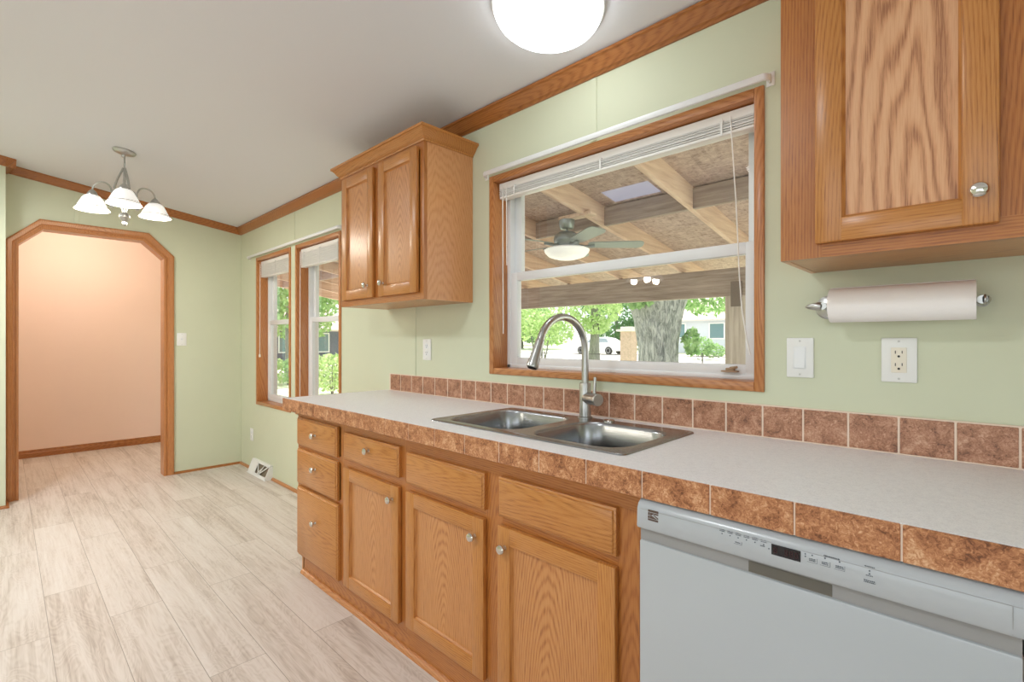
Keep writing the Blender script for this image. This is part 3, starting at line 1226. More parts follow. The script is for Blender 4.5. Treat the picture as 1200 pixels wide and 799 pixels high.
# ---------------------------------------------------------------- wall cabinets
def crown_run(path, z, prof, name, parent, mat):
    """path: corner points with outward offsets direction per corner"""
    m = MB()
    secs = []
    for (px, py), (dx, dy) in path:
        secs.append([(px + dx * o, py + dy * o, z + h) for o, h in prof])
    m.sections(secs)
    return m.build(name, mat, parent, angle=25)


CPROF = [(0, 0), (.004, 0), (.006, .008), (.012, .012), (.020, .020), (.030, .036), (.040, .046), (.046, .048), (.046, .060), (0, .060)]


def wall_cabinet(x0, x1, z0, z1, label, doors, knobs, panel_mat, center=None, stile=.03, group='oak wall cabinets'):
    d = thing('wall_cabinet', label, 'cabinet', ((x0 + x1) / 2, -.15, z0), group)
    yf = -.305
    m = boxes((x0, x0 + .014, yf + .019, -.002, z0, z1), (x1 - .014, x1, yf + .019, -.002, z0, z1), (x0 + .014, x1 - .014, yf + .019, -.002, z1 - .015, z1),
              (x0 + .014, x1 - .014, -.008, -.002, z0 + .012, z1 - .015))
    m.build('carcass', OAK_ZY, d)
    m = boxes((x0 + .014, x1 - .014, yf + .019, -.002, z0 + .001, z0 + .012))
    m.build('bottom', OAK_XY, d)
    m = MB()
    m.box(x0, x0 + stile, yf, yf + .0185, z0, z1, m=0)
    m.box(x1 - stile, x1, yf, yf + .0185, z0, z1, m=0)
    if center:
        m.box(center[0], center[1], yf - .0004, yf + .018, z0 + .044, z1 - .044, m=0)
    m.box(x0 + stile, x1 - stile, yf, yf + .0185, z0, z0 + .045, m=1)
    m.box(x0 + stile, x1 - stile, yf, yf + .0185, z1 - .045, z1, m=1)
    m.build('face_frame', [FRAME_ZX, FRAME_XZ], d)
    for b, k in zip(doors, knobs):
        panel_door(b, d, yf, k, panel_mat)
    prof = CPROF
    path = [((x0, -.002), (-1, 0)), ((x0, yf), (-1, -1)), ((x1, yf), (1, -1)), ((x1, -.002), (1, 0))]
    crown_run(path, z1 - .012, prof, 'crown', d, OAK_XZ)
    return d


wall_cabinet(-2.672, -1.872, 1.431, 2.182, 'oak wall cabinet with two doors and crown top left of the sink window',
             [(-2.634, -2.300, 1.464, 2.150), (-2.243, -1.906, 1.464, 2.150)], [(-2.353, 1.530), (-2.196, 1.530)], OAK_PANEL, (-2.335, -2.21))
wall_cabinet(-.364, .62, 1.435, 2.182, 'oak wall cabinet above the paper towel roll at the right edge',
             [(-.286, .026, 1.466, 2.150), (.120, .432, 1.466, 2.150)], [(-.003, 1.530), (.150, 1.530)], OAK_BOLD, (.0, .14), stile=.09)

# ---------------------------------------------------------------- paper towel holder and roll
ph = thing('paper_towel_holder', 'brushed metal paper towel holder fixed to the wall with a pointed finial', 'towel holder', (-.155, 0, 1.332))
ry, rz = -.078, 1.332
for sx, xx in ((-1, -.318), (1, .002)):
    m = MB()
    pr0 = .034 if sx < 0 else .013
    m.lathe([(pr0, 0), (pr0, .004), (pr0 - .005, .007), (.0005, .009)], (xx, -.0005, rz), (0, -1, 0), 24)
    br = m.build('bracket_plate', NICKEL, ph)
    m = MB()
    m.tube([(xx, -.006, rz), (xx, ry + .01, rz), (xx, ry - .006, rz)], [.011, .009, .010], 12)
    m.build('arm', NICKEL, ph)
    for zz in ((.022, -.022) if sx < 0 else ()):
        m = MB()
        m.lathe([(.005, 0), (.0045, .0025), (.0005, .003)], (xx, -.0068, rz + zz), (0, -1, 0), 12)
        m.build('screw', CHROME, br)
m = MB()
m.lathe([(.006, 0.003), (.011, .006), (.012, .014), (.010, .026), (.0065, .038), (.0005, .046)], (-.316, ry, rz), (-1, 0, 0), 20)
m.build('finial', NICKEL, ph)
m = MB()
m.lathe([(.008, 0), (.012, .003), (.012, .006), (.006, .008), (.009, .011), (.005, .014), (.0005, .015)], (.002, ry, rz), (1, 0, 0), 20)
m.build('end_knob', NICKEL, ph)
m = MB()
m.tube([(-.318, ry, rz), (.004, ry, rz)], .006, 12)
m.build('rod', NICKEL, ph)
m = MB()
prof = [(.020, -.300), (.046, -.300), (.0465, -.298), (.0465, -.010), (.046, -.008), (.020, -.008)]
m.lathe(prof, (0, ry, rz), (1, 0, 0), 48, cap0=False, cap1=False)
m.lathe([(.020, -.008), (.020, -.300)], (0, ry, rz), (1, 0, 0), 48, cap0=False, cap1=False)
# loose outer sheet edge
m.sections([[(-.298, ry - .010 - .0, rz + .0463), (-.298, ry + .022, rz + .0452), (-.298, ry + .022, rz + .0461), (-.298, ry - .010, rz + .0472)],
            [(-.010, ry - .010, rz + .0463), (-.010, ry + .022, rz + .0425), (-.010, ry + .022, rz + .0434), (-.010, ry - .010, rz + .0472)]])
pr = m.build('paper_towel_roll', PAPER, angle=40)
tag(pr, 'white paper towel roll held under the right wall cabinet', 'paper towels')

# ---------------------------------------------------------------- switches and outlets
def wall_plate(name, label, cat, c, w, h, face='Y', inset=None, toggle=False, group=None, style='rocker'):
    """plate on the sink wall (face 'Y') or on the arch wall (face 'X')"""
    d = thing(name, label, cat, c, group)
    cx, cy, cz = c
    def B(u0, u1, d0, d1, v0, v1, **k):
        mb = MB()
        if face == 'Y':
            mb.box(cx + u0, cx + u1, cy - d1, cy - d0, cz + v0, cz + v1, **k)
        else:
            mb.box(cx + d0, cx + d1, cy + u0, cy + u1, cz + v0, cz + v1, **k)
        return mb
    B(-w / 2, w / 2, .0003, .006, -h / 2, h / 2, bev=.0028).build('plate', WHITE_MATTE, d)
    for s in (-1, 1):
        mb = MB()
        ax = (0, -1, 0) if face == 'Y' else (1, 0, 0)
        cc = (cx, cy - .0058, cz + s * h * .42) if face == 'Y' else (cx + .0058, cy, cz + s * h * .42)
        mb.lathe([(.003, 0), (.0028, .0008), (.0005, .001)], cc, ax, 10)
        mb.build('screw', plain('plate_screw', srgb(200, 200, 198), .4) if 'plate_screw' not in bpy.data.materials else bpy.data.materials['plate_screw'], d)
    if style == 'rocker':
        B(-.0165, .0165, .0055, .0068, -.0335, .0335, bev=.001).build('rocker_frame', WHITE, d)
        mb = MB()
        mb.prism([(cy - .0060, cz - .030), (cy - .0125, cz - .030), (cy - .0080, cz + .004), (cy - .0085, cz + .030), (cy - .0060, cz + .030)], 0, cx - .0140, cx + .0140)
        mb.build('rocker', WHITE, d)
    elif style == 'toggle':
        B(-.006, .006, .0055, .0068, -.013, .013).build('toggle_slot', WHITE, d)
        mb = MB()
        mb.tube([(cx + .006, cy, cz), (cx + .020, cy, cz + .009)], [.0045, .0035], 8)
        mb.build('toggle', WHITE, d)
    elif style == 'decora':
        B(-.0165, .0165, .0055, .0078, -.0335, .0335, bev=.001).build('receptacle', IVORY, d)
        mb = MB()
        for s in (.0165, -.0165):
            yv = cy - .0080
            mb.box(cx - .0080, cx - .0062, yv - .0004, yv + .0006, cz + s + .0005, cz + s + .0085)
            mb.box(cx + .0062, cx + .0080, yv - .0004, yv + .0006, cz + s + .0012, cz + s + .0085)
            mb.lathe([(.0030, 0), (.0030, .0008)], (cx, yv + .0005, cz + s - .0065), (0, -1, 0), 10)
        mb.build('slots', DARK, d)
    elif style == 'duplex':
        for s in (.0195, -.0195):
            mb = MB()
            mb.lathe([(.0165, 0), (.0165, .0015)], (cx, cy - .0058, cz + s), (0, -1, 0), 20)
            rc = mb.build('receptacle', WHITE, d)
            mb = MB()
            yv = cy - .0073
            mb.box(cx - .0072, cx - .0055, yv - .0004, yv + .0004, cz + s + .000, cz + s + .008)
            mb.box(cx + .0055, cx + .0072, yv - .0004, yv + .0004, cz + s + .000, cz + s + .008)
            mb.lathe([(.0026, 0), (.0026, .0008)], (cx, yv + .0004, cz + s - .0065), (0, -1, 0), 10)
            mb.build('slots', DARK, rc)
    return d


wall_plate('light_switch', 'white rocker light switch between the sink window and the outlet', 'light switch', (-.3925, 0, 1.185), .072, .119, style='rocker')
wall_plate('wall_outlet', 'wide white wall outlet with two ivory sockets below the paper towels', 'outlet', (-.1585, 0, 1.184), .076, .119, style='decora')
wall_plate('wall_outlet', 'small white wall outlet below the left wall cabinet', 'outlet', (-2.259, 0, 1.186), .075, .118, style='duplex')
wall_plate('wall_outlet', 'small white outlet low on the wall above the floor register', 'outlet', (-5.08, 0, .333), .075, .118, style='duplex')
wall_plate('light_switch', 'white toggle switch on the green wall right of the arch', 'light switch', (XF, -.508, 1.25), .076, .118, face='X', style='toggle')

# ---------------------------------------------------------------- floor register
fr = thing('floor_register', 'white sloped baseboard vent on the floor by the green wall', 'vent', (-4.775, -.03, 0))
rx0, rx1 = -5.0, -4.55
m = MB()
yb, zb = -.066, .012
yt, zt = -.022, .122
def fp(u, v, o=0.0):
    """point on the sloped face, u along, v up, o outward"""
    nrm = Vector((0, -(zt - zb), -(yt - yb) * -1)).normalized()
    nrm = Vector((0, -(zt - zb), (yt - yb))).normalized()
    p = Vector((rx0 + (rx1 - rx0) * u, yb + (yt - yb) * v, zb + (zt - zb) * v))
    return p + nrm * o
for xa, xb in ((rx0, rx0 + .003), (rx1 - .003, rx1)):
    m.prism([(-.0005, 0), (yb, 0), (yb, zb), (yt, zt), (-.0005, zt)], 0, xa, xb)
m.box(rx0, rx1, yt, -.0005, zt - .003, zt)
m.box(rx0, rx1, yb, yb + .003, 0, zb)
m.box(rx0 - .008, rx1 + .008, yb - .008, yb + .002, 0, .004)
def bar(mb, a, b, w=.006):
    pa, pb = Vector(a), Vector(b)
    t = (pb - pa).normalized()
    nrm = Vector((0, -(zt - zb), (yt - yb))).normalized()
    s = t.cross(nrm) * w
    mb.sections([[pa - s, pa + s, pa + s - nrm * .003, pa - s - nrm * .003], [pb - s, pb + s, pb + s - nrm * .003, pb - s - nrm * .003]])
for a, b, w in (((0, .05), (1, .05), .008), ((0, .93), (1, .93), .010), ((.02, 0), (.02, 1), .010), ((.98, 0), (.98, 1), .010), ((.36, .05), (.36, .95), .007),
                ((.36, .9), (.58, .05), .006), ((.58, .05), (.72, .9), .006), ((.58, .10), (.93, .9), .006), ((.74, .9), (.5, .1), .004)):
    bar(m, fp(*a), fp(*b), w)
m.sections([[fp(.02, .05, -.001), fp(.36, .05, -.001), fp(.36, .05, -.004), fp(.02, .05, -.004)], [fp(.02, .93, -.001), fp(.36, .93, -.001), fp(.36, .93, -.004), fp(.02, .93, -.004)]])
m.build('housing', WHITE_MATTE, fr, smooth=False)
m = MB()
m.sections([[fp(.34, .03, -.012), fp(.99, .03, -.012), fp(.99, .03, -.015), fp(.34, .03, -.015)], [fp(.34, .95, -.012), fp(.99, .95, -.012), fp(.99, .95, -.015), fp(.34, .95, -.015)]])
tag(m.build('damper', plain('tan_damper', srgb(128, 116, 98), .6), fr, smooth=False), 'dark tan damper behind the openings')

# ---------------------------------------------------------------- window rods and blinds
def curtain_rod(x0, x1, z, label, bracket=True):
    d = thing('curtain_rod', label, 'curtain rod', ((x0 + x1) / 2, 0, z), 'white curtain rods above the windows')
    m = MB()
    sec = [(-.030, -.010), (-.034, -.006), (-.034, .006), (-.030, .010), (-.024, .010), (-.024, -.010)]
    # flat rod whose ends curve back to the wall
    path = [(x0, -.004), (x0, -.020), (x0 + .004, -.028), (x0 + .012, -.034), (x1 - .012, -.034), (x1 - .004, -.028), (x1, -.020), (x1, -.004)]
    secs = []
    for i, (px, py) in enumerate(path):
        a = Vector(path[max(i - 1, 0)]); b = Vector(path[min(i + 1, len(path) - 1)])
        t = (b - a).normalized()
        nx, ny = t.y, -t.x
        secs.append([(px + nx * o, py + ny * o, z + h) for o, h in ((-.003, -.012), (.002, -.010), (.004, -.004), (.004, .004), (.002, .010), (-.003, .012))])
    m.sections(secs)
    m.build('rod', WHITE, d)
    for xx in (x0, x1):
        m = boxes((xx - .012, xx + .012, -.004, -.0003, z - .022, z + .022), (xx - .003, xx + .003, -.016, -.003, z - .014, z + .014), bev=.001)
        m.build('bracket', WHITE_MATTE, d)
    return d


curtain_rod(-1.765, -.474, 2.052, 'long white curtain rod above the sink window')
curtain_rod(-5.125, -3.262, 2.040, 'white curtain rod above the two dining windows')


def blind(x0, x1, zt, zb, label, yc=.048, cords=(), slat_n=14, rail=True, wand=None, valance=.0):
    d = thing('window_blind', label, 'window blind', ((x0 + x1) / 2, yc, zb), 'raised white window blinds')
    m = boxes((x0, x1, yc - .020, yc + .020, zt - .030, zt - .001), bev=.002)
    m.build('headrail', BLIND, d)
    m = MB()
    zs0, zs1 = zb + .014, zt - .033
    for i in range(slat_n):
        z = zs0 + (zs1 - zs0) * i / (slat_n - 1)
        off = .0025 * math.sin(i * 2.3)
        th = min(.0045, (zs1 - zs0) / slat_n * .62)
        m.prism([(yc - .023 + off, z - .0015), (yc + off, z + .0015), (yc + .023 + off, z - .0015), (yc + .023 + off, z - .0015 + th), (yc + off, z + .0015 + th), (yc - .023 + off, z - .0015 + th)], 0, x0 + .004, x1 - .004)
    m.build('slats', BLIND, d, angle=20)
    m = boxes((x0 + .004, x1 - .004, yc - .022, yc + .022, zb, zb + .011), bev=.003)
    m.build('bottom_rail', BLIND, d)
    for t in (.09, .5, .91):
        m = MB()
        xx = x0 + (x1 - x0) * t
        m.box(xx - .004, xx + .004, yc - .0275, yc - .0262, zb - .001, zt - .02)
        m.box(xx - .007, xx + .007, yc - .029, yc - .020, zt - .036, zt - .028, bev=.001)
        m.build('ladder_tape', WHITE_MATTE, d)
    for pts, tassel in cords:
        m = MB()
        m.tube(pts, .0022, 6)
        c = m.build('cord', BLIND, d)
        if tassel:
            e = Vector(pts[-1])
            m = MB()
            m.lathe([(.003, 0), (.007, -.006), (.009, -.030), (.0005, -.032)], e, seg=12)
            m.build('tassel', IVORY, c)
    return d


b3 = blind(-1.706, -.527, 2.006, 1.929, 'white mini blind pulled up at the top of the sink window', yc=.045,
           cords=[([(-1.676, .018, 1.985), (-1.675, .018, 1.70), (-1.674, .020, 1.27)], False), ([(-1.650, .018, 1.985), (-1.650, .02, 1.60)], False),
                  ([(-.603, .018, 1.985), (-.585, .018, 1.70), (-.574, .018, 1.45), (-.566, .016, 1.34), (-.549, .014, 1.235), (-.538, .012, 1.19)], False)], slat_n=9)
blind(-4.918, -4.192, 1.985, 1.835, 'white blind half raised in the dining window nearest the arch', yc=.045,
      cords=[([(-4.885, .006, 1.96), (-4.885, .004, 1.30), (-4.885, .003, 1.115)], True)], slat_n=18)
blind(-4.020, -3.312, 1.985, 1.835, 'white blind half raised in the dining window beside the wall cabinet', yc=.045,
      cords=[([(-3.988, .006, 1.96), (-3.988, .004, 1.30), (-3.988, .003, .76)], True)], slat_n=18)

# ---------------------------------------------------------------- ceiling dome light
CN = Vector((0, -CS, -1)).normalized()      # downward normal of the sloping ceiling
def dome(cx, cy, label, power, rad=.19, color=(1, .985, .96), mat=None):
    c = Vector((cx, cy, ceil_z(cy)))
    d = thing('ceiling_light', label, 'ceiling light', c)
    m = MB()
    m.lathe([(rad + .006, .0005), (rad + .006, .016), (rad - .002, .020), (rad - .03, .0205)], c, CN, 56)
    m.build('base_ring', WHITE_MATTE, d)
    m = MB()
    pr = [(rad * math.cos(math.radians(t)), .0208 + .075 * math.sin(math.radians(t))) for t in range(0, 91, 9)]
    m.lathe(pr, c, CN, 56)
    m.build('dome', mat or DOME_E, d)
    return d, c


dome(-1.092, -.342, 'round white glowing dome light on the ceiling near the sink', 0)
# two added dome lights, out of view, giving the room even fill from above
for lx, ly, lab in ((-1.2, -2.3, 'added white dome fill light on the ceiling behind the camera'), (-3.95, -2.25, 'added white dome fill light on the dining side ceiling left of the frame')):
    _, lc = dome(lx, ly, lab, 0)
    add_light('room_fill_light', 'AREA', lc + CN * .11, CN.to_track_quat('-Z', 'Y').to_euler(), 24 if lx > -3 else 40, (0.90, 0.96, 1.0), shape='DISK', size=.34)

# ---------------------------------------------------------------- chandelier
def chandelier(cx, cy, zc, drop, phase, label, n=3, arm_r=.195, shade_mat=None, cat='chandelier', power=6):
    """zc: ceiling height at the canopy; drop: height of the shade rims' plane"""
    d = thing('chandelier', label, cat, (cx, cy, zc))
    o = Vector((cx, cy, 0))
    up = Vector((0, 0, 1))
    m = MB()
    slope_n = CN if cy > -4 else Vector((0, 0, -1))
    m.lathe([(.064, .0005), (.064, .006), (.058, .014), (.035, .022), (.012, .030), (.009, .045)], (cx, cy, zc), slope_n, 32)
    m.build('canopy', NICKEL, d)
    zr = drop
    zt = zr + .30      # loop
    m = MB()
    m.tube([(cx, cy, zc - .035), (cx, cy, zt + .03)], .005, 8)
    m.build('stem', NICKEL, d)
    m = MB()
    ring = [(cx + .018 * math.cos(a), cy, zt + .012 + .022 * math.sin(a)) for a in [2 * PI * i / 16 for i in range(17)]]
    m.tube(ring, .0035, 8)
    m.build('loop', NICKEL, d)
    for k in range(3):
        a = phase + 2 * PI * k / 3 + .5
        pts = []
        for s in range(9):
            t = s / 8
            r = .006 + .048 * t ** 1.5 + .012 * math.sin(t * PI)
            pts.append((cx + r * math.cos(a), cy + r * math.sin(a), zt - .012 - .145 * t))
        m = MB()
        m.tube(pts, .0068, 8)
        m.build('hanger_rod', NICKEL, d)
    m = MB()
    m.lathe([(.004, .300), (.008, .285), (.006, .20), (.010, .165), (.060, .152), (.062, .146), (.030, .135), (.014, .12), (.022, .10), (.030, .075), (.026, .05), (.014, .03), (.012, .012), (.028, -.005), (.032, -.022), (.022, -.042),
             (.010, -.052), (.014, -.062), (.012, -.074), (.0005, -.082)], o + up * (zr - .02), seg=24)
    m.build('column', NICKEL, d)
    for k in range(n):
        a = phase + 2 * PI * k / n
        dx, dy = math.cos(a), math.sin(a)
        def P(r, z):
            return (cx + dx * r, cy + dy * r, zr + z)
        pts = []
        # scroll at the column, then up and over into the shade fitter
        for s in range(14):
            t = s / 13
            an = PI * 1.5 - t * PI * 1.9
            rr_ = .010 + .016 * t
            pts.append(P(.066 + rr_ * math.cos(an), .045 + rr_ * math.sin(an)))
        R2 = .058
        pts.append(P(.075, .085))
        for s in range(13):
            t = s / 12
            an = PI - t * PI
            pts.append(P(arm_r - R2 + R2 * math.cos(an), .130 + R2 * math.sin(an)))
        pts.append(P(arm_r, .105))
        m = MB()
        m.tube(pts, .0058, 8)
        arm = m.build('arm', NICKEL, d)
        sc = Vector(P(arm_r, 0))
        m = MB()
        m.lathe([(.008, .135), (.016, .128), (.024, .116), (.030, .104), (.030, .094)], sc, seg=24)
        m.build('fitter', NICKEL, arm)
        m = MB()
        prof_o = [(.028, .098), (.040, .094), (.054, .078), (.066, .054), (.077, .030), (.088, .010), (.095, 0)]
        prof_i = [(.092, .001), (.085, .012), (.074, .031), (.063, .053), (.051, .075), (.038, .090), (.027, .094)]
        m.lathe(prof_o + prof_i, sc, seg=36, cap0=False, cap1=False)
        sh = m.build('glass_shade', shade_mat or SHADE_E, d)
        m = MB()
        m.lathe([(.0825, .0200), (.0842, .0205), (.0852, .0180), (.0840, .0172), (.0825, .0200)], sc, seg=36, cap0=False, cap1=False)
        m.build('shade_band', plain('shade_band_grey', srgb(112, 104, 98), .5) if 'shade_band_grey' not in bpy.data.materials else bpy.data.materials['shade_band_grey'], sh)
        m = MB()
        m.lathe([(.010, .080), (.013, .070), (.020, .052), (.026, .036), (.022, .020), (.0005, .012)], sc, seg=16)
        m.build('bulb', BULB_E, arm)
        add_light('chandelier_bulb_light', 'POINT', sc + up * -.012, energy=power, color=(1.0, .90, .76), shadow_soft_size=.04)
    return d


CHX, CHY = -4.15, -1.10
cam_az = math.atan2(A_PX, -F_PX)          # forward direction of view in plan
chandelier(CHX, CHY, ceil_z(CHY), 2.108, cam_az - PI / 2 + math.radians(68), 'three-arm brushed nickel chandelier with lit white glass shades')
# living-room fixture, seen only as a reflection in the lower pane of the sink window
chandelier(-2.9, -3.45, ceil_z(-3.45), 1.97, .95, 'three-arm chandelier in the living room behind the camera', power=8, arm_r=.15)
# hall ceiling light, out of sight behind the arch wall
dome(-6.35, -1.15, 'warm dome light on the hall ceiling beyond the arch', 0, mat=mk_lamp('warm_lit_opal_dome', (1.0, .80, .58), 5.0))
add_light('hall_dome_light', 'POINT', (-6.35, -1.15, 2.36), energy=33, color=(1.0, .84, .69), shadow_soft_size=.12)
# ================================================================ OUTDOORS
def ground_z(y):
    return -0.75 + 0.03 * max(0.0, y - 5.0)


m = MB()
gy = [WT, 5.0, 80.0]
gx = (-90.0, 40.0)
for i in range(2):
    a, b = gy[i], gy[i + 1]
    q = [m.bm.verts.new(p) for p in ((gx[0], a, ground_z(a)), (gx[1], a, ground_z(a)), (gx[1], b, ground_z(b)), (gx[0], b, ground_z(b)))]
    m.bm.faces.new(q)
structure('ground', m, GRASS, 'sunlit pale lawn outside')
m = MB()
sec = lambda y: [(gx[0], y, ground_z(y) + .02), (gx[1], y, ground_z(y) + .02), (gx[1], y, ground_z(y) - .02), (gx[0], y, ground_z(y) - .02)]
m.sections([sec(24.5), sec(35.5)])
structure('road', m, CONCRETE, 'bright pale street beyond the lawn')
m = boxes((-11.0, 2.5, WT + .005, 4.25, -.75, -.55))
structure('patio_slab', m, CONCRETE, 'concrete patio under the wooden roof')

# patio roof ------------------------------------------------------
PS = .155


def raft_bot(y):
    return 2.69 - PS * y


pr_ = thing('patio_roof', 'open wooden patio roof of pine rafters, strand boards and a dark header beam', 'patio roof', (-3.5, 2.2, -.55))
PX0, PX1 = -10.6, 1.4
RX = []
x = -2.609
while x > PX0:
    x -= .862
while x < PX1:
    if x > PX0 + .05:
        RX.append(x)
    x += .862
RH, RW = .185, .042
for x in RX:
    m = MB()
    m.sections([[(x - RW / 2, y, raft_bot(y)), (x + RW / 2, y, raft_bot(y)), (x + RW / 2, y, raft_bot(y) + RH), (x - RW / 2, y, raft_bot(y) + RH)] for y in (.17, 5.1)])
    m.build('rafter', RAFTER, pr_, smooth=False)
for i in range(len(RX) - 1):
    a, b = RX[i] + RW / 2, RX[i + 1] - RW / 2
    m = boxes((a + .001, b - .001, 2.30, 2.342, raft_bot(2.32) + .003, raft_bot(2.32) + RH - .012))
    m.build('blocking', BEAM, pr_, smooth=False)
SKY_I = next(i for i in range(len(RX)) if abs(RX[i] + 2.609) < .01)
hx0, hx1, hy0, hy1 = -2.46, -1.99, 2.03, 2.29
m = MB()
def roofq(x0, x1, y0, y1, o0=.0, o1=.012):
    m.sections([[(x0, y, raft_bot(y) + RH + o0), (x1, y, raft_bot(y) + RH + o0), (x1, y, raft_bot(y) + RH + o1), (x0, y, raft_bot(y) + RH + o1)] for y in (y0, y1)])
roofq(PX0, hx0, .15, 5.25)
roofq(hx1, PX1, .15, 5.25)
roofq(hx0, hx1, .15, hy0)
roofq(hx0, hx1, hy1, 5.25)
m.build('sheathing', OSB, pr_, smooth=False)
m = MB()
roofq(hx0 - .05, hx1 + .05, hy0 - .05, hy1 + .05, .013, .016)
m.build('skylight_panel', SKYLIGHT, pr_, smooth=False)
m = boxes((PX0, PX1, 4.0, 4.09, 1.742, raft_bot(4.09) - .001))
m.build('header_beam', BEAM, pr_, smooth=False)
for x in (-9.4, -5.9, -1.965, 1.2):
    m = boxes((x - .125, x + .125, 3.99, 4.11, -.549, 1.741), bev=.006)
    po = m.build('post', POST, pr_, smooth=False)
    m = boxes((x - .06, x + .06, 3.984, 3.992, 1.62, 1.90))
    m.build('tie_plate', TIE, po, smooth=False)

# outdoor ceiling fan ------------------------------------------------
fx, fy = -2.82, 2.02
fn = thing('ceiling_fan', 'grey outdoor ceiling fan with a white light bowl under the patio roof', 'ceiling fan', (fx, fy, raft_bot(fy)))
zt_ = raft_bot(fy)
m = MB()
m.box(fx - .06, fx + .30, fy - .05, fy + .05, zt_ - .002, zt_ + .03)
m.build('mounting_board', RAFTER, fn, smooth=False)
m = MB()
m.lathe([(.03, -.09), (.060, -.085), (.072, -.06), (.074, -.02), (.074, -.003)], (fx, fy, zt_), seg=28)
m.build('canopy', FAN_GREY, fn)
m = MB()
m.tube([(fx, fy, zt_ - .085), (fx, fy, zt_ - .13)], .014, 12)
m.build('downrod', FAN_GREY, fn)
zm = zt_ - .20
m = MB()
m.lathe([(.03, .085), (.075, .080), (.115, .055), (.125, .02), (.122, -.02), (.10, -.05), (.06, -.06)], (fx, fy, zm), seg=32)
m.build('motor', FAN_GREY, fn)
m = MB()
m.lathe([(.12, -.062), (.19, -.072), (.215, -.085), (.205, -.11), (.17, -.145), (.09, -.17), (.0005, -.178)], (fx, fy, zm), seg=32)
m.build('light_bowl', FANLIGHT, fn)
for k in range(5):
    a = math.radians(41 + 72 * k)
    u = Vector((math.cos(a), math.sin(a), 0))
    v = Vector((-math.sin(a), math.cos(a), 0))
    c = Vector((fx, fy, zm - .04))
    tilt = Vector((0, 0, -.22))
    m = MB()
    secs = []
    for r, w in ((.20, .045), (.24, .062), (.45, .070), (.66, .074), (.70, .060), (.715, .030)):
        p = c + u * r
        e = (v + tilt).normalized() * w
        secs.append([p - e, p + e, p + e + Vector((0, 0, .008)), p - e + Vector((0, 0, .008))])
    m.sections(secs)
    bl = m.build('blade', FAN_BLADE, fn)
    m = MB()
    m.tube([c + u * .09 + Vector((0, 0, .0)), c + u * .17 + Vector((0, 0, -.012)), c + u * .26 + Vector((0, 0, -.006))], [.016, .012, .016], 10)
    m.build('blade_iron', FAN_GREY, bl)

# trees --------------------------------------------------------------
def leaves_mesh(name, blobs, n, size, mat, seed):
    rng = np.random.default_rng(seed)
    vol = np.array([b[3] * b[4] * b[5] for b in blobs]) ** .5
    idx = rng.choice(len(blobs), n, p=vol / vol.sum())
    B = np.array(blobs)[idx]
    dr = rng.normal(size=(n, 3))
    dr /= np.linalg.norm(dr, axis=1)[:, None]
    rad = rng.uniform(.55, 1.0, (n, 1)) ** .6
    C = B[:, :3] + dr * rad * B[:, 3:6]
    t = rng.normal(size=(n, 3))
    t /= np.linalg.norm(t, axis=1)[:, None]
    w = np.cross(t, rng.normal(size=(n, 3)))
    w /= np.linalg.norm(w, axis=1)[:, None]
    s = size * rng.uniform(.6, 1.3, (n, 1))
    a = C - t * s
    b = C + w * s * .5
    c_ = C + t * s
    d_ = C - w * s * .5
    V = np.stack([a, b, c_, d_], 1).reshape(-1, 3)
    F = np.arange(n * 4).reshape(-1, 4)
    me = bpy.data.meshes.new(name)
    me.from_pydata(V.tolist(), [], F.tolist())
    me.materials.append(mat)
    return me


def tree(name, base, height, trunk_r, blobs, n, leaf, mat, label, seed, stems=1, lean=0.0, bark=None, group='trees and shrubs outside', cat='tree', trunk_top=.55):
    bx, by = base
    bz = ground_z(by)
    d = thing(name, label, cat, (bx, by, bz), group)
    rng = random.Random(seed)
    if trunk_r > 0:
        for k in range(stems):
            dx = (k - (stems - 1) / 2) * lean
            m = MB()
            pts, rs = [], []
            for i in range(7):
                t = i / 6
                pts.append((bx + dx * (.15 + t * 1.0) + rng.uniform(-.04, .04) * height * .1, by + rng.uniform(-.03, .03) * height * .1, bz - .05 + height * trunk_top * t))
                rs.append(trunk_r * (1.25 - .2 * min(t * 5, 1) - .45 * t))
            m.tube(pts, rs, 10)
            m.build('trunk' if stems == 1 else 'stem', bark or BARK, d)
    bl = [(bx + b[0], by + b[1], bz + b[2], b[3], b[4], b[5]) for b in blobs]
    me = leaves_mesh('foliage', bl, n, leaf, mat, seed)
    me.transform(Matrix.Translation((-bx, -by, -bz)))
    o = bpy.data.objects.new('foliage', me)
    COL.objects.link(o)
    o.parent = d
    return d


# big old tree close to the patio
bt = thing('oak_tree', 'massive grey furrowed tree trunk in the middle of the yard', 'tree', (-5.98, 10, ground_z(10)), 'trees and shrubs outside')
m = MB()
gz = ground_z(10)
rng = random.Random(3)
secs = []
for i in range(34):
    t = i / 33
    z = gz - .1 + t * 4.4
    h = z - .75
    r = .49 + .16 * math.exp(-(z - gz) * 2.2) + max(0, h - .15) ** 1.6 * .15
    cx = -5.98 - .03 * max(0, h)
    ring = []
    for k in range(56):
        a = 2 * PI * k / 56
        f_ = 1 + .035 * math.sin(a * 9 + z * 1.3) + .025 * math.sin(a * 17 - z * 2.1) + rng.uniform(-.02, .02)
        ring.append((cx + r * f_ * math.cos(a), 10 + r * .85 * f_ * math.sin(a), z))
    secs.append(ring)
m.sections(secs)
m.build('trunk', TRUNK_M, bt, angle=80)
for a, l, zz in ((2.7, 2.6, 3.9), (.3, 2.8, 4.0), (1.5, 2.2, 4.0), (4.4, 2.0, 4.0)):
    m = MB()
    p0 = Vector((-6.05, 10, gz + zz))
    m.tube([p0, p0 + Vector((math.cos(a) * l * .5, math.sin(a) * l * .4, 1.0)), p0 + Vector((math.cos(a) * l, math.sin(a) * l * .8, 2.4))], [.42, .30, .14], 14)
    m.build('branch', TRUNK_M, bt)
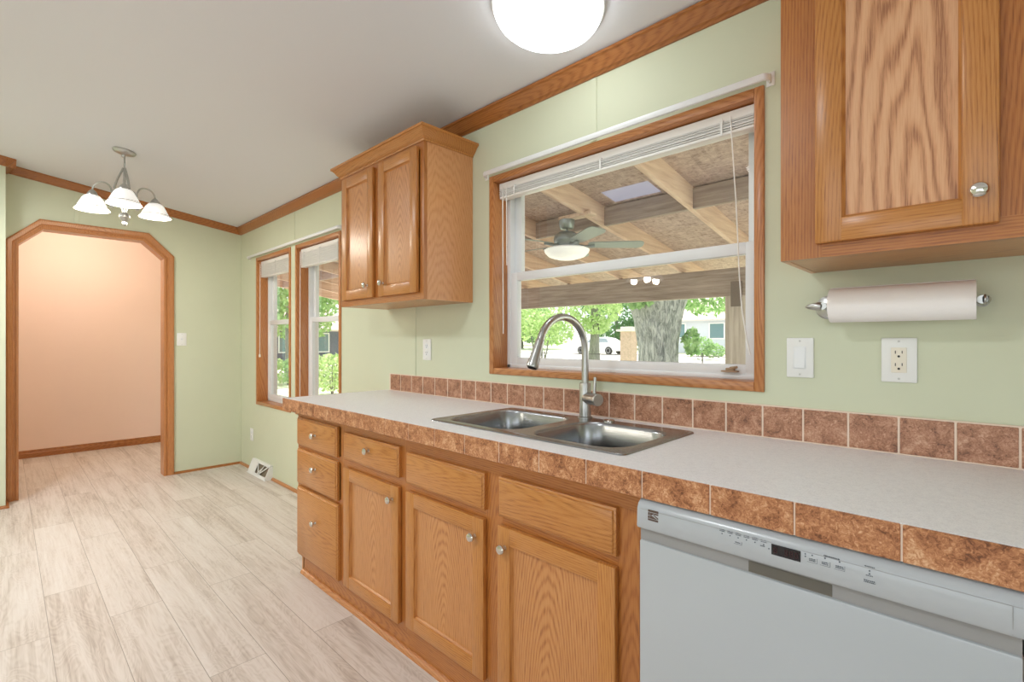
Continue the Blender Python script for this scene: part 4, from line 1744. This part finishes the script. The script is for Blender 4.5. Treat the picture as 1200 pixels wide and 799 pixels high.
me = leaves_mesh('foliage', [(-8.6, 10.5, 4.4, 1.7, 1.5, 1.0), (-3.6, 11.5, 4.2, 1.7, 1.5, 1.1), (-6, 12.0, 5.5, 2.6, 2.2, 1.5), (-6.0, 9.4, 4.1, 1.3, .8, .8), (-6.1, 9.15, 2.25, .45, .2, .22), (-6.0, 13.4, 2.55, .95, .8, .55), (-4.6, 13.5, 3.0, 1.2, 1.0, .6), (-5.2, 10.2, 1.2, .22, .2, .35), (-2.9, 12.5, 3.0, 1.2, 1.0, .8)], 11000, .10, LEAF_M, 5)
me.transform(Matrix.Translation((5.98, -10, -gz)))
o = bpy.data.objects.new('foliage', me)
COL.objects.link(o)
o.parent = bt

tree('yard_tree', (-15.55, 16.5), 5.0, .045, [(0, 0, 3.2, 1.5, 1.2, 1.4), (.6, .2, 2.2, 1.2, 1, .8), (-1.2, 0, 2.6, 1.0, .9, 1.0)], 2600, .11, LEAF_L, 'pale multi-stemmed young tree at the left behind the faucet', 11, stems=4, lean=.42, trunk_top=.5)
tree('yard_tree', (-14.75, 20), 6.0, .30, [(0, 0, 3.3, 1.5, 1.4, 1.1), (.5, 0, 4.4, 1.9, 1.6, 1.2), (-1.2, 0, 4.6, 1.5, 1.4, 1.1), (.2, -.4, 2.35, .9, .8, .5)], 4200, .12, LEAF_L, 'leafy tree with a slim trunk standing left of the massive trunk', 12)
tree('street_tree', (-39.5, 41), 8, .25, [(0, 0, 3.4, 4.5, 2.5, 2.6), (3, 0, 2.0, 3.0, 2, 1.6), (-4, 0, 2.2, 3.2, 2, 1.9)], 6000, .2, LEAF_M, 'broad green tree beyond the street at the far left', 13)
tree('street_tree', (-28.3, 44), 8, .25, [(0, 0, 3.2, 3.4, 2.5, 2.6), (2.6, 0, 1.8, 2.4, 2, 1.5), (-2, 0, 5.6, 3.2, 2, 2.0)], 6000, .2, LEAF_D, 'deep green tree beyond the street behind the brick pillar', 14)
tree('street_tree', (-50, 52), 9, .25, [(0, 0, 4.4, 5.5, 2.5, 3.4), (-6, 0, 3.4, 4.5, 2, 3.0)], 6000, .22, LEAF_L, 'tall light green tree at the end of the street', 15)
tree('street_tree', (-17.0, 51), 9, .25, [(0, 0, 5.6, 3.2, 2.5, 2.0), (3.5, 1, 6.2, 3.2, 2, 1.8)], 5000, .2, LEAF_M, 'green tree rising behind the neighbouring house', 16)
tree('garden_shrub', (-13.4, 30), 2, .02, [(0, 0, .9, 1.0, .8, .7), (1.0, 0, .6, .7, .7, .5)], 1100, .10, LEAF_M, 'leafy shrub in front of the neighbouring house', 17, cat='shrub', stems=3, lean=.3)
tree('garden_shrub', (-10.0, 31.5), 1.5, .02, [(0, 0, .55, 1.3, .6, .45)], 800, .09, LEAF_L, 'low pale shrub below the neighbouring house window', 18, cat='shrub', stems=3, lean=.3)
# seen through the dining windows
tree('hedge_tree', (-27, 9.0), 7, .2, [(0, 0, 4.6, 2.6, 2.2, 2.2), (-2, 1.5, 3.6, 2.2, 2, 1.8), (2.5, 2.5, 5.2, 2.2, 2, 1.6)], 5000, .17, LEAF_M, 'green tree seen through the upper dining windows', 19)
tree('hedge_tree', (-31, 16.5), 8, .2, [(0, 0, 4.6, 2.4, 2.2, 2.4), (-2, 2, 5, 2.4, 2, 2.2)], 5000, .18, LEAF_D, 'deep green tree behind the lawn seen through the dining windows', 20)
tree('garden_shrub', (-17, 6.6), 2, .02, [(0, 0, .8, .9, .9, .7), (.3, 1.4, .6, .8, .8, .55)], 1500, .09, LEAF_L, 'pale green shrub on the lawn seen through the dining window beside the cabinet', 21, cat='shrub', stems=3, lean=.3)
tree('garden_shrub', (-22, 7.0), 2, .02, [(0, 0, .6, 1.2, 1.2, .55), (0, 2.0, .6, 1.2, 1.2, .6)], 1600, .10, LEAF_M, 'green bush farther back on the lawn seen through the dining windows', 22, cat='shrub', stems=3, lean=.3)


# houses -----------------------------------------------------------------
def house(base, w, dpt, hgt, roof_h, wins, label, siding, name='house', group='houses outside'):
    """front wall faces -Y at y = base[1]"""
    bx, by = base
    bz = ground_z(by) - .05
    d = thing(name, label, 'house', (bx, by, bz), group)
    m = boxes((bx - w / 2, bx + w / 2, by, by + dpt, bz - .3, bz + hgt))
    m.build('walls', siding, d, smooth=False)
    m = MB()
    ov = .5
    m.prism([(by - ov, bz + hgt - .05), (by + dpt / 2, bz + hgt + roof_h), (by + dpt + ov, bz + hgt - .05), (by + dpt + ov, bz + hgt + .08), (by + dpt / 2, bz + hgt + roof_h + .16), (by - ov, bz + hgt + .08)], 0, bx - w / 2 - ov, bx + w / 2 + ov)
    m.build('roof', ROOFING, d, smooth=False)
    for wx, wz, ww, wh in wins:
        m = MB()
        c = .09
        x0, x1, z0_, z1_ = wx - ww / 2, wx + ww / 2, wz - wh / 2, wz + wh / 2
        m.box(x0 - c, x0, by - .06, by + .01, z0_ - c, z1_ + c)
        m.box(x1, x1 + c, by - .06, by + .01, z0_ - c, z1_ + c)
        m.box(x0, x1, by - .06, by + .01, z0_ - c, z0_)
        m.box(x0, x1, by - .06, by + .01, z1_, z1_ + c)
        f_ = m.build('window', WHITE_MATTE, d, smooth=False)
        m = boxes((x0, x1, by - .03, by + .004, z0_, z1_))
        m.build('pane', HOUSE_GLASS, f_, smooth=False)
    return d


house((-13.2, 38), 14, 8, 2.75, 2.6, [(-15.3, 2.05, 1.1, 1.15), (-18.3, 2.1, .7, 1.1), (-11.5, 2.05, 1.4, 1.2), (-8.6, 2.05, 1.1, 1.2)], 'pale sided house with a light roof across the street', SIDING)
h2 = house((0, 0), 9, 6, 2.6, 1.8, [(-2.4, .9, 1.2, 1.3), (.4, .9, 1.0, 1.3), (2.9, .9, 1.2, 1.3)], 'slate blue house seen through the dining windows', SIDING_D)
h2.location = (-36, 12.0, ground_z(12) - .05)
h2.rotation_euler = (0, 0, PI / 2)

# brick pillar with cap and bird-house box
pl = thing('brick_pillar', 'square weathered brick pillar with a pale stone cap left of the massive trunk', 'pillar', (-9.78, 15, ground_z(15)))
gz = ground_z(15)
m = boxes((-10.02, -9.55, 14.77, 15.23, gz - .05, 1.60), bev=.01)
m.build('shaft', BRICK, pl, smooth=False)
m = boxes((-10.14, -9.43, 14.65, 15.35, 1.60, 1.68), (-10.02, -9.55, 14.77, 15.23, 1.68, 1.78), bev=.02)
m.build('cap', CONCRETE, pl, smooth=False)

# metal rail fence
fe = thing('rail_fence', 'low dark metal rail fence across the front lawn', 'fence', (-16, 17.5, ground_z(17.5)))
gz = ground_z(17.5)
k = 0
x = -27.0
while x < -6.0:
    m = MB()
    m.tube([(x, 17.5, gz - .05), (x, 17.5, gz + 1.12)], .028, 8)
    m.build('post', FENCE_M, fe)
    x += 2.72
for zz in (1.0, .62):
    m = MB()
    m.tube([(-27.0, 17.5, gz + zz), (-5.3, 17.5, gz + zz)], .017, 8)
    m.build('rail', FENCE_M, fe)


# parked car -----------------------------------------------------------------
def car(base, yaw, paint, label, group='cars parked on the street'):
    """sedan built along +X, nose at +X"""
    d = thing('car', label, 'car', (0, 0, 0), group)
    m = MB()
    stations = [(-2.25, .45, .80, .70), (-2.15, .30, .95, .80), (-1.6, .25, 1.02, .86), (-1.0, .25, .98, .88), (0, .25, .95, .88), (.9, .25, .94, .88), (1.5, .25, .88, .86), (2.0, .28, .78, .80), (2.25, .40, .65, .66)]
    secs = []
    for x, zb, zt, hw in stations:
        secs.append([(x, -hw * .9, zb), (x, -hw, zb + (zt - zb) * .3), (x, -hw, zb + (zt - zb) * .7), (x, -hw * .88, zt), (x, hw * .88, zt), (x, hw, zb + (zt - zb) * .7), (x, hw, zb + (zt - zb) * .3), (x, hw * .9, zb)])
    m.sections(secs)
    m.build('body', paint, d, origin=(0, 0, .6), angle=50)
    m = MB()
    secs = []
    for x, zt, hw in ((-1.75, .99, .74), (-1.1, 1.36, .62), (-.5, 1.44, .60), (.1, 1.42, .61), (.75, 1.2, .66), (1.15, .94, .72)):
        secs.append([(x, -.76, .90), (x, -hw, zt), (x, hw, zt), (x, .76, .90)])
    m.sections(secs)
    cb = m.build('cabin', paint, d, origin=(0, 0, 1.1), angle=50)
    for s in (-1, 1):
        m = MB()
        def q(pts):
            a = [m.bm.verts.new((px, s * (py + .006), pz)) for px, py, pz in pts]
            b = [m.bm.verts.new((px, s * (py - .02), pz)) for px, py, pz in pts]
            m.bridge(a, b); m.cap(a); m.cap(b, flip=True)
        q([(-1.30, .72, 1.02), (-.30, .735, 1.0), (-.32, .645, 1.34), (-1.02, .655, 1.31)])
        q([(-.20, .735, 1.0), (.85, .735, .99), (.55, .675, 1.24), (-.20, .645, 1.35)])
        tag(m.build('side_windows', CAR_GLASS, d, smooth=False))
        for x in (-1.38, 1.40):
            m = MB()
            m.lathe([(.20, -.10), (.30, -.10), (.325, -.07), (.325, .07), (.30, .10), (.20, .10)], (x, s * .80, .325), (0, s, 0), 24)
            w_ = m.build('wheel', TYRE, d)
            m = MB()
            m.lathe([(.21, .098), (.19, .102), (.05, .090), (.0005, .095)], (x, s * .80, .325), (0, s, 0), 16)
            m.build('rim', RIM, w_)
    d.location = (base[0], base[1], ground_z(base[1]) + .02)
    d.rotation_euler = (math.atan(.03) * math.sin(yaw) * 0, 0, yaw)
    return d


car((-23.4, 33.5), PI, CAR_PAINT, 'white sedan parked on the street between the slim tree and the pillar')
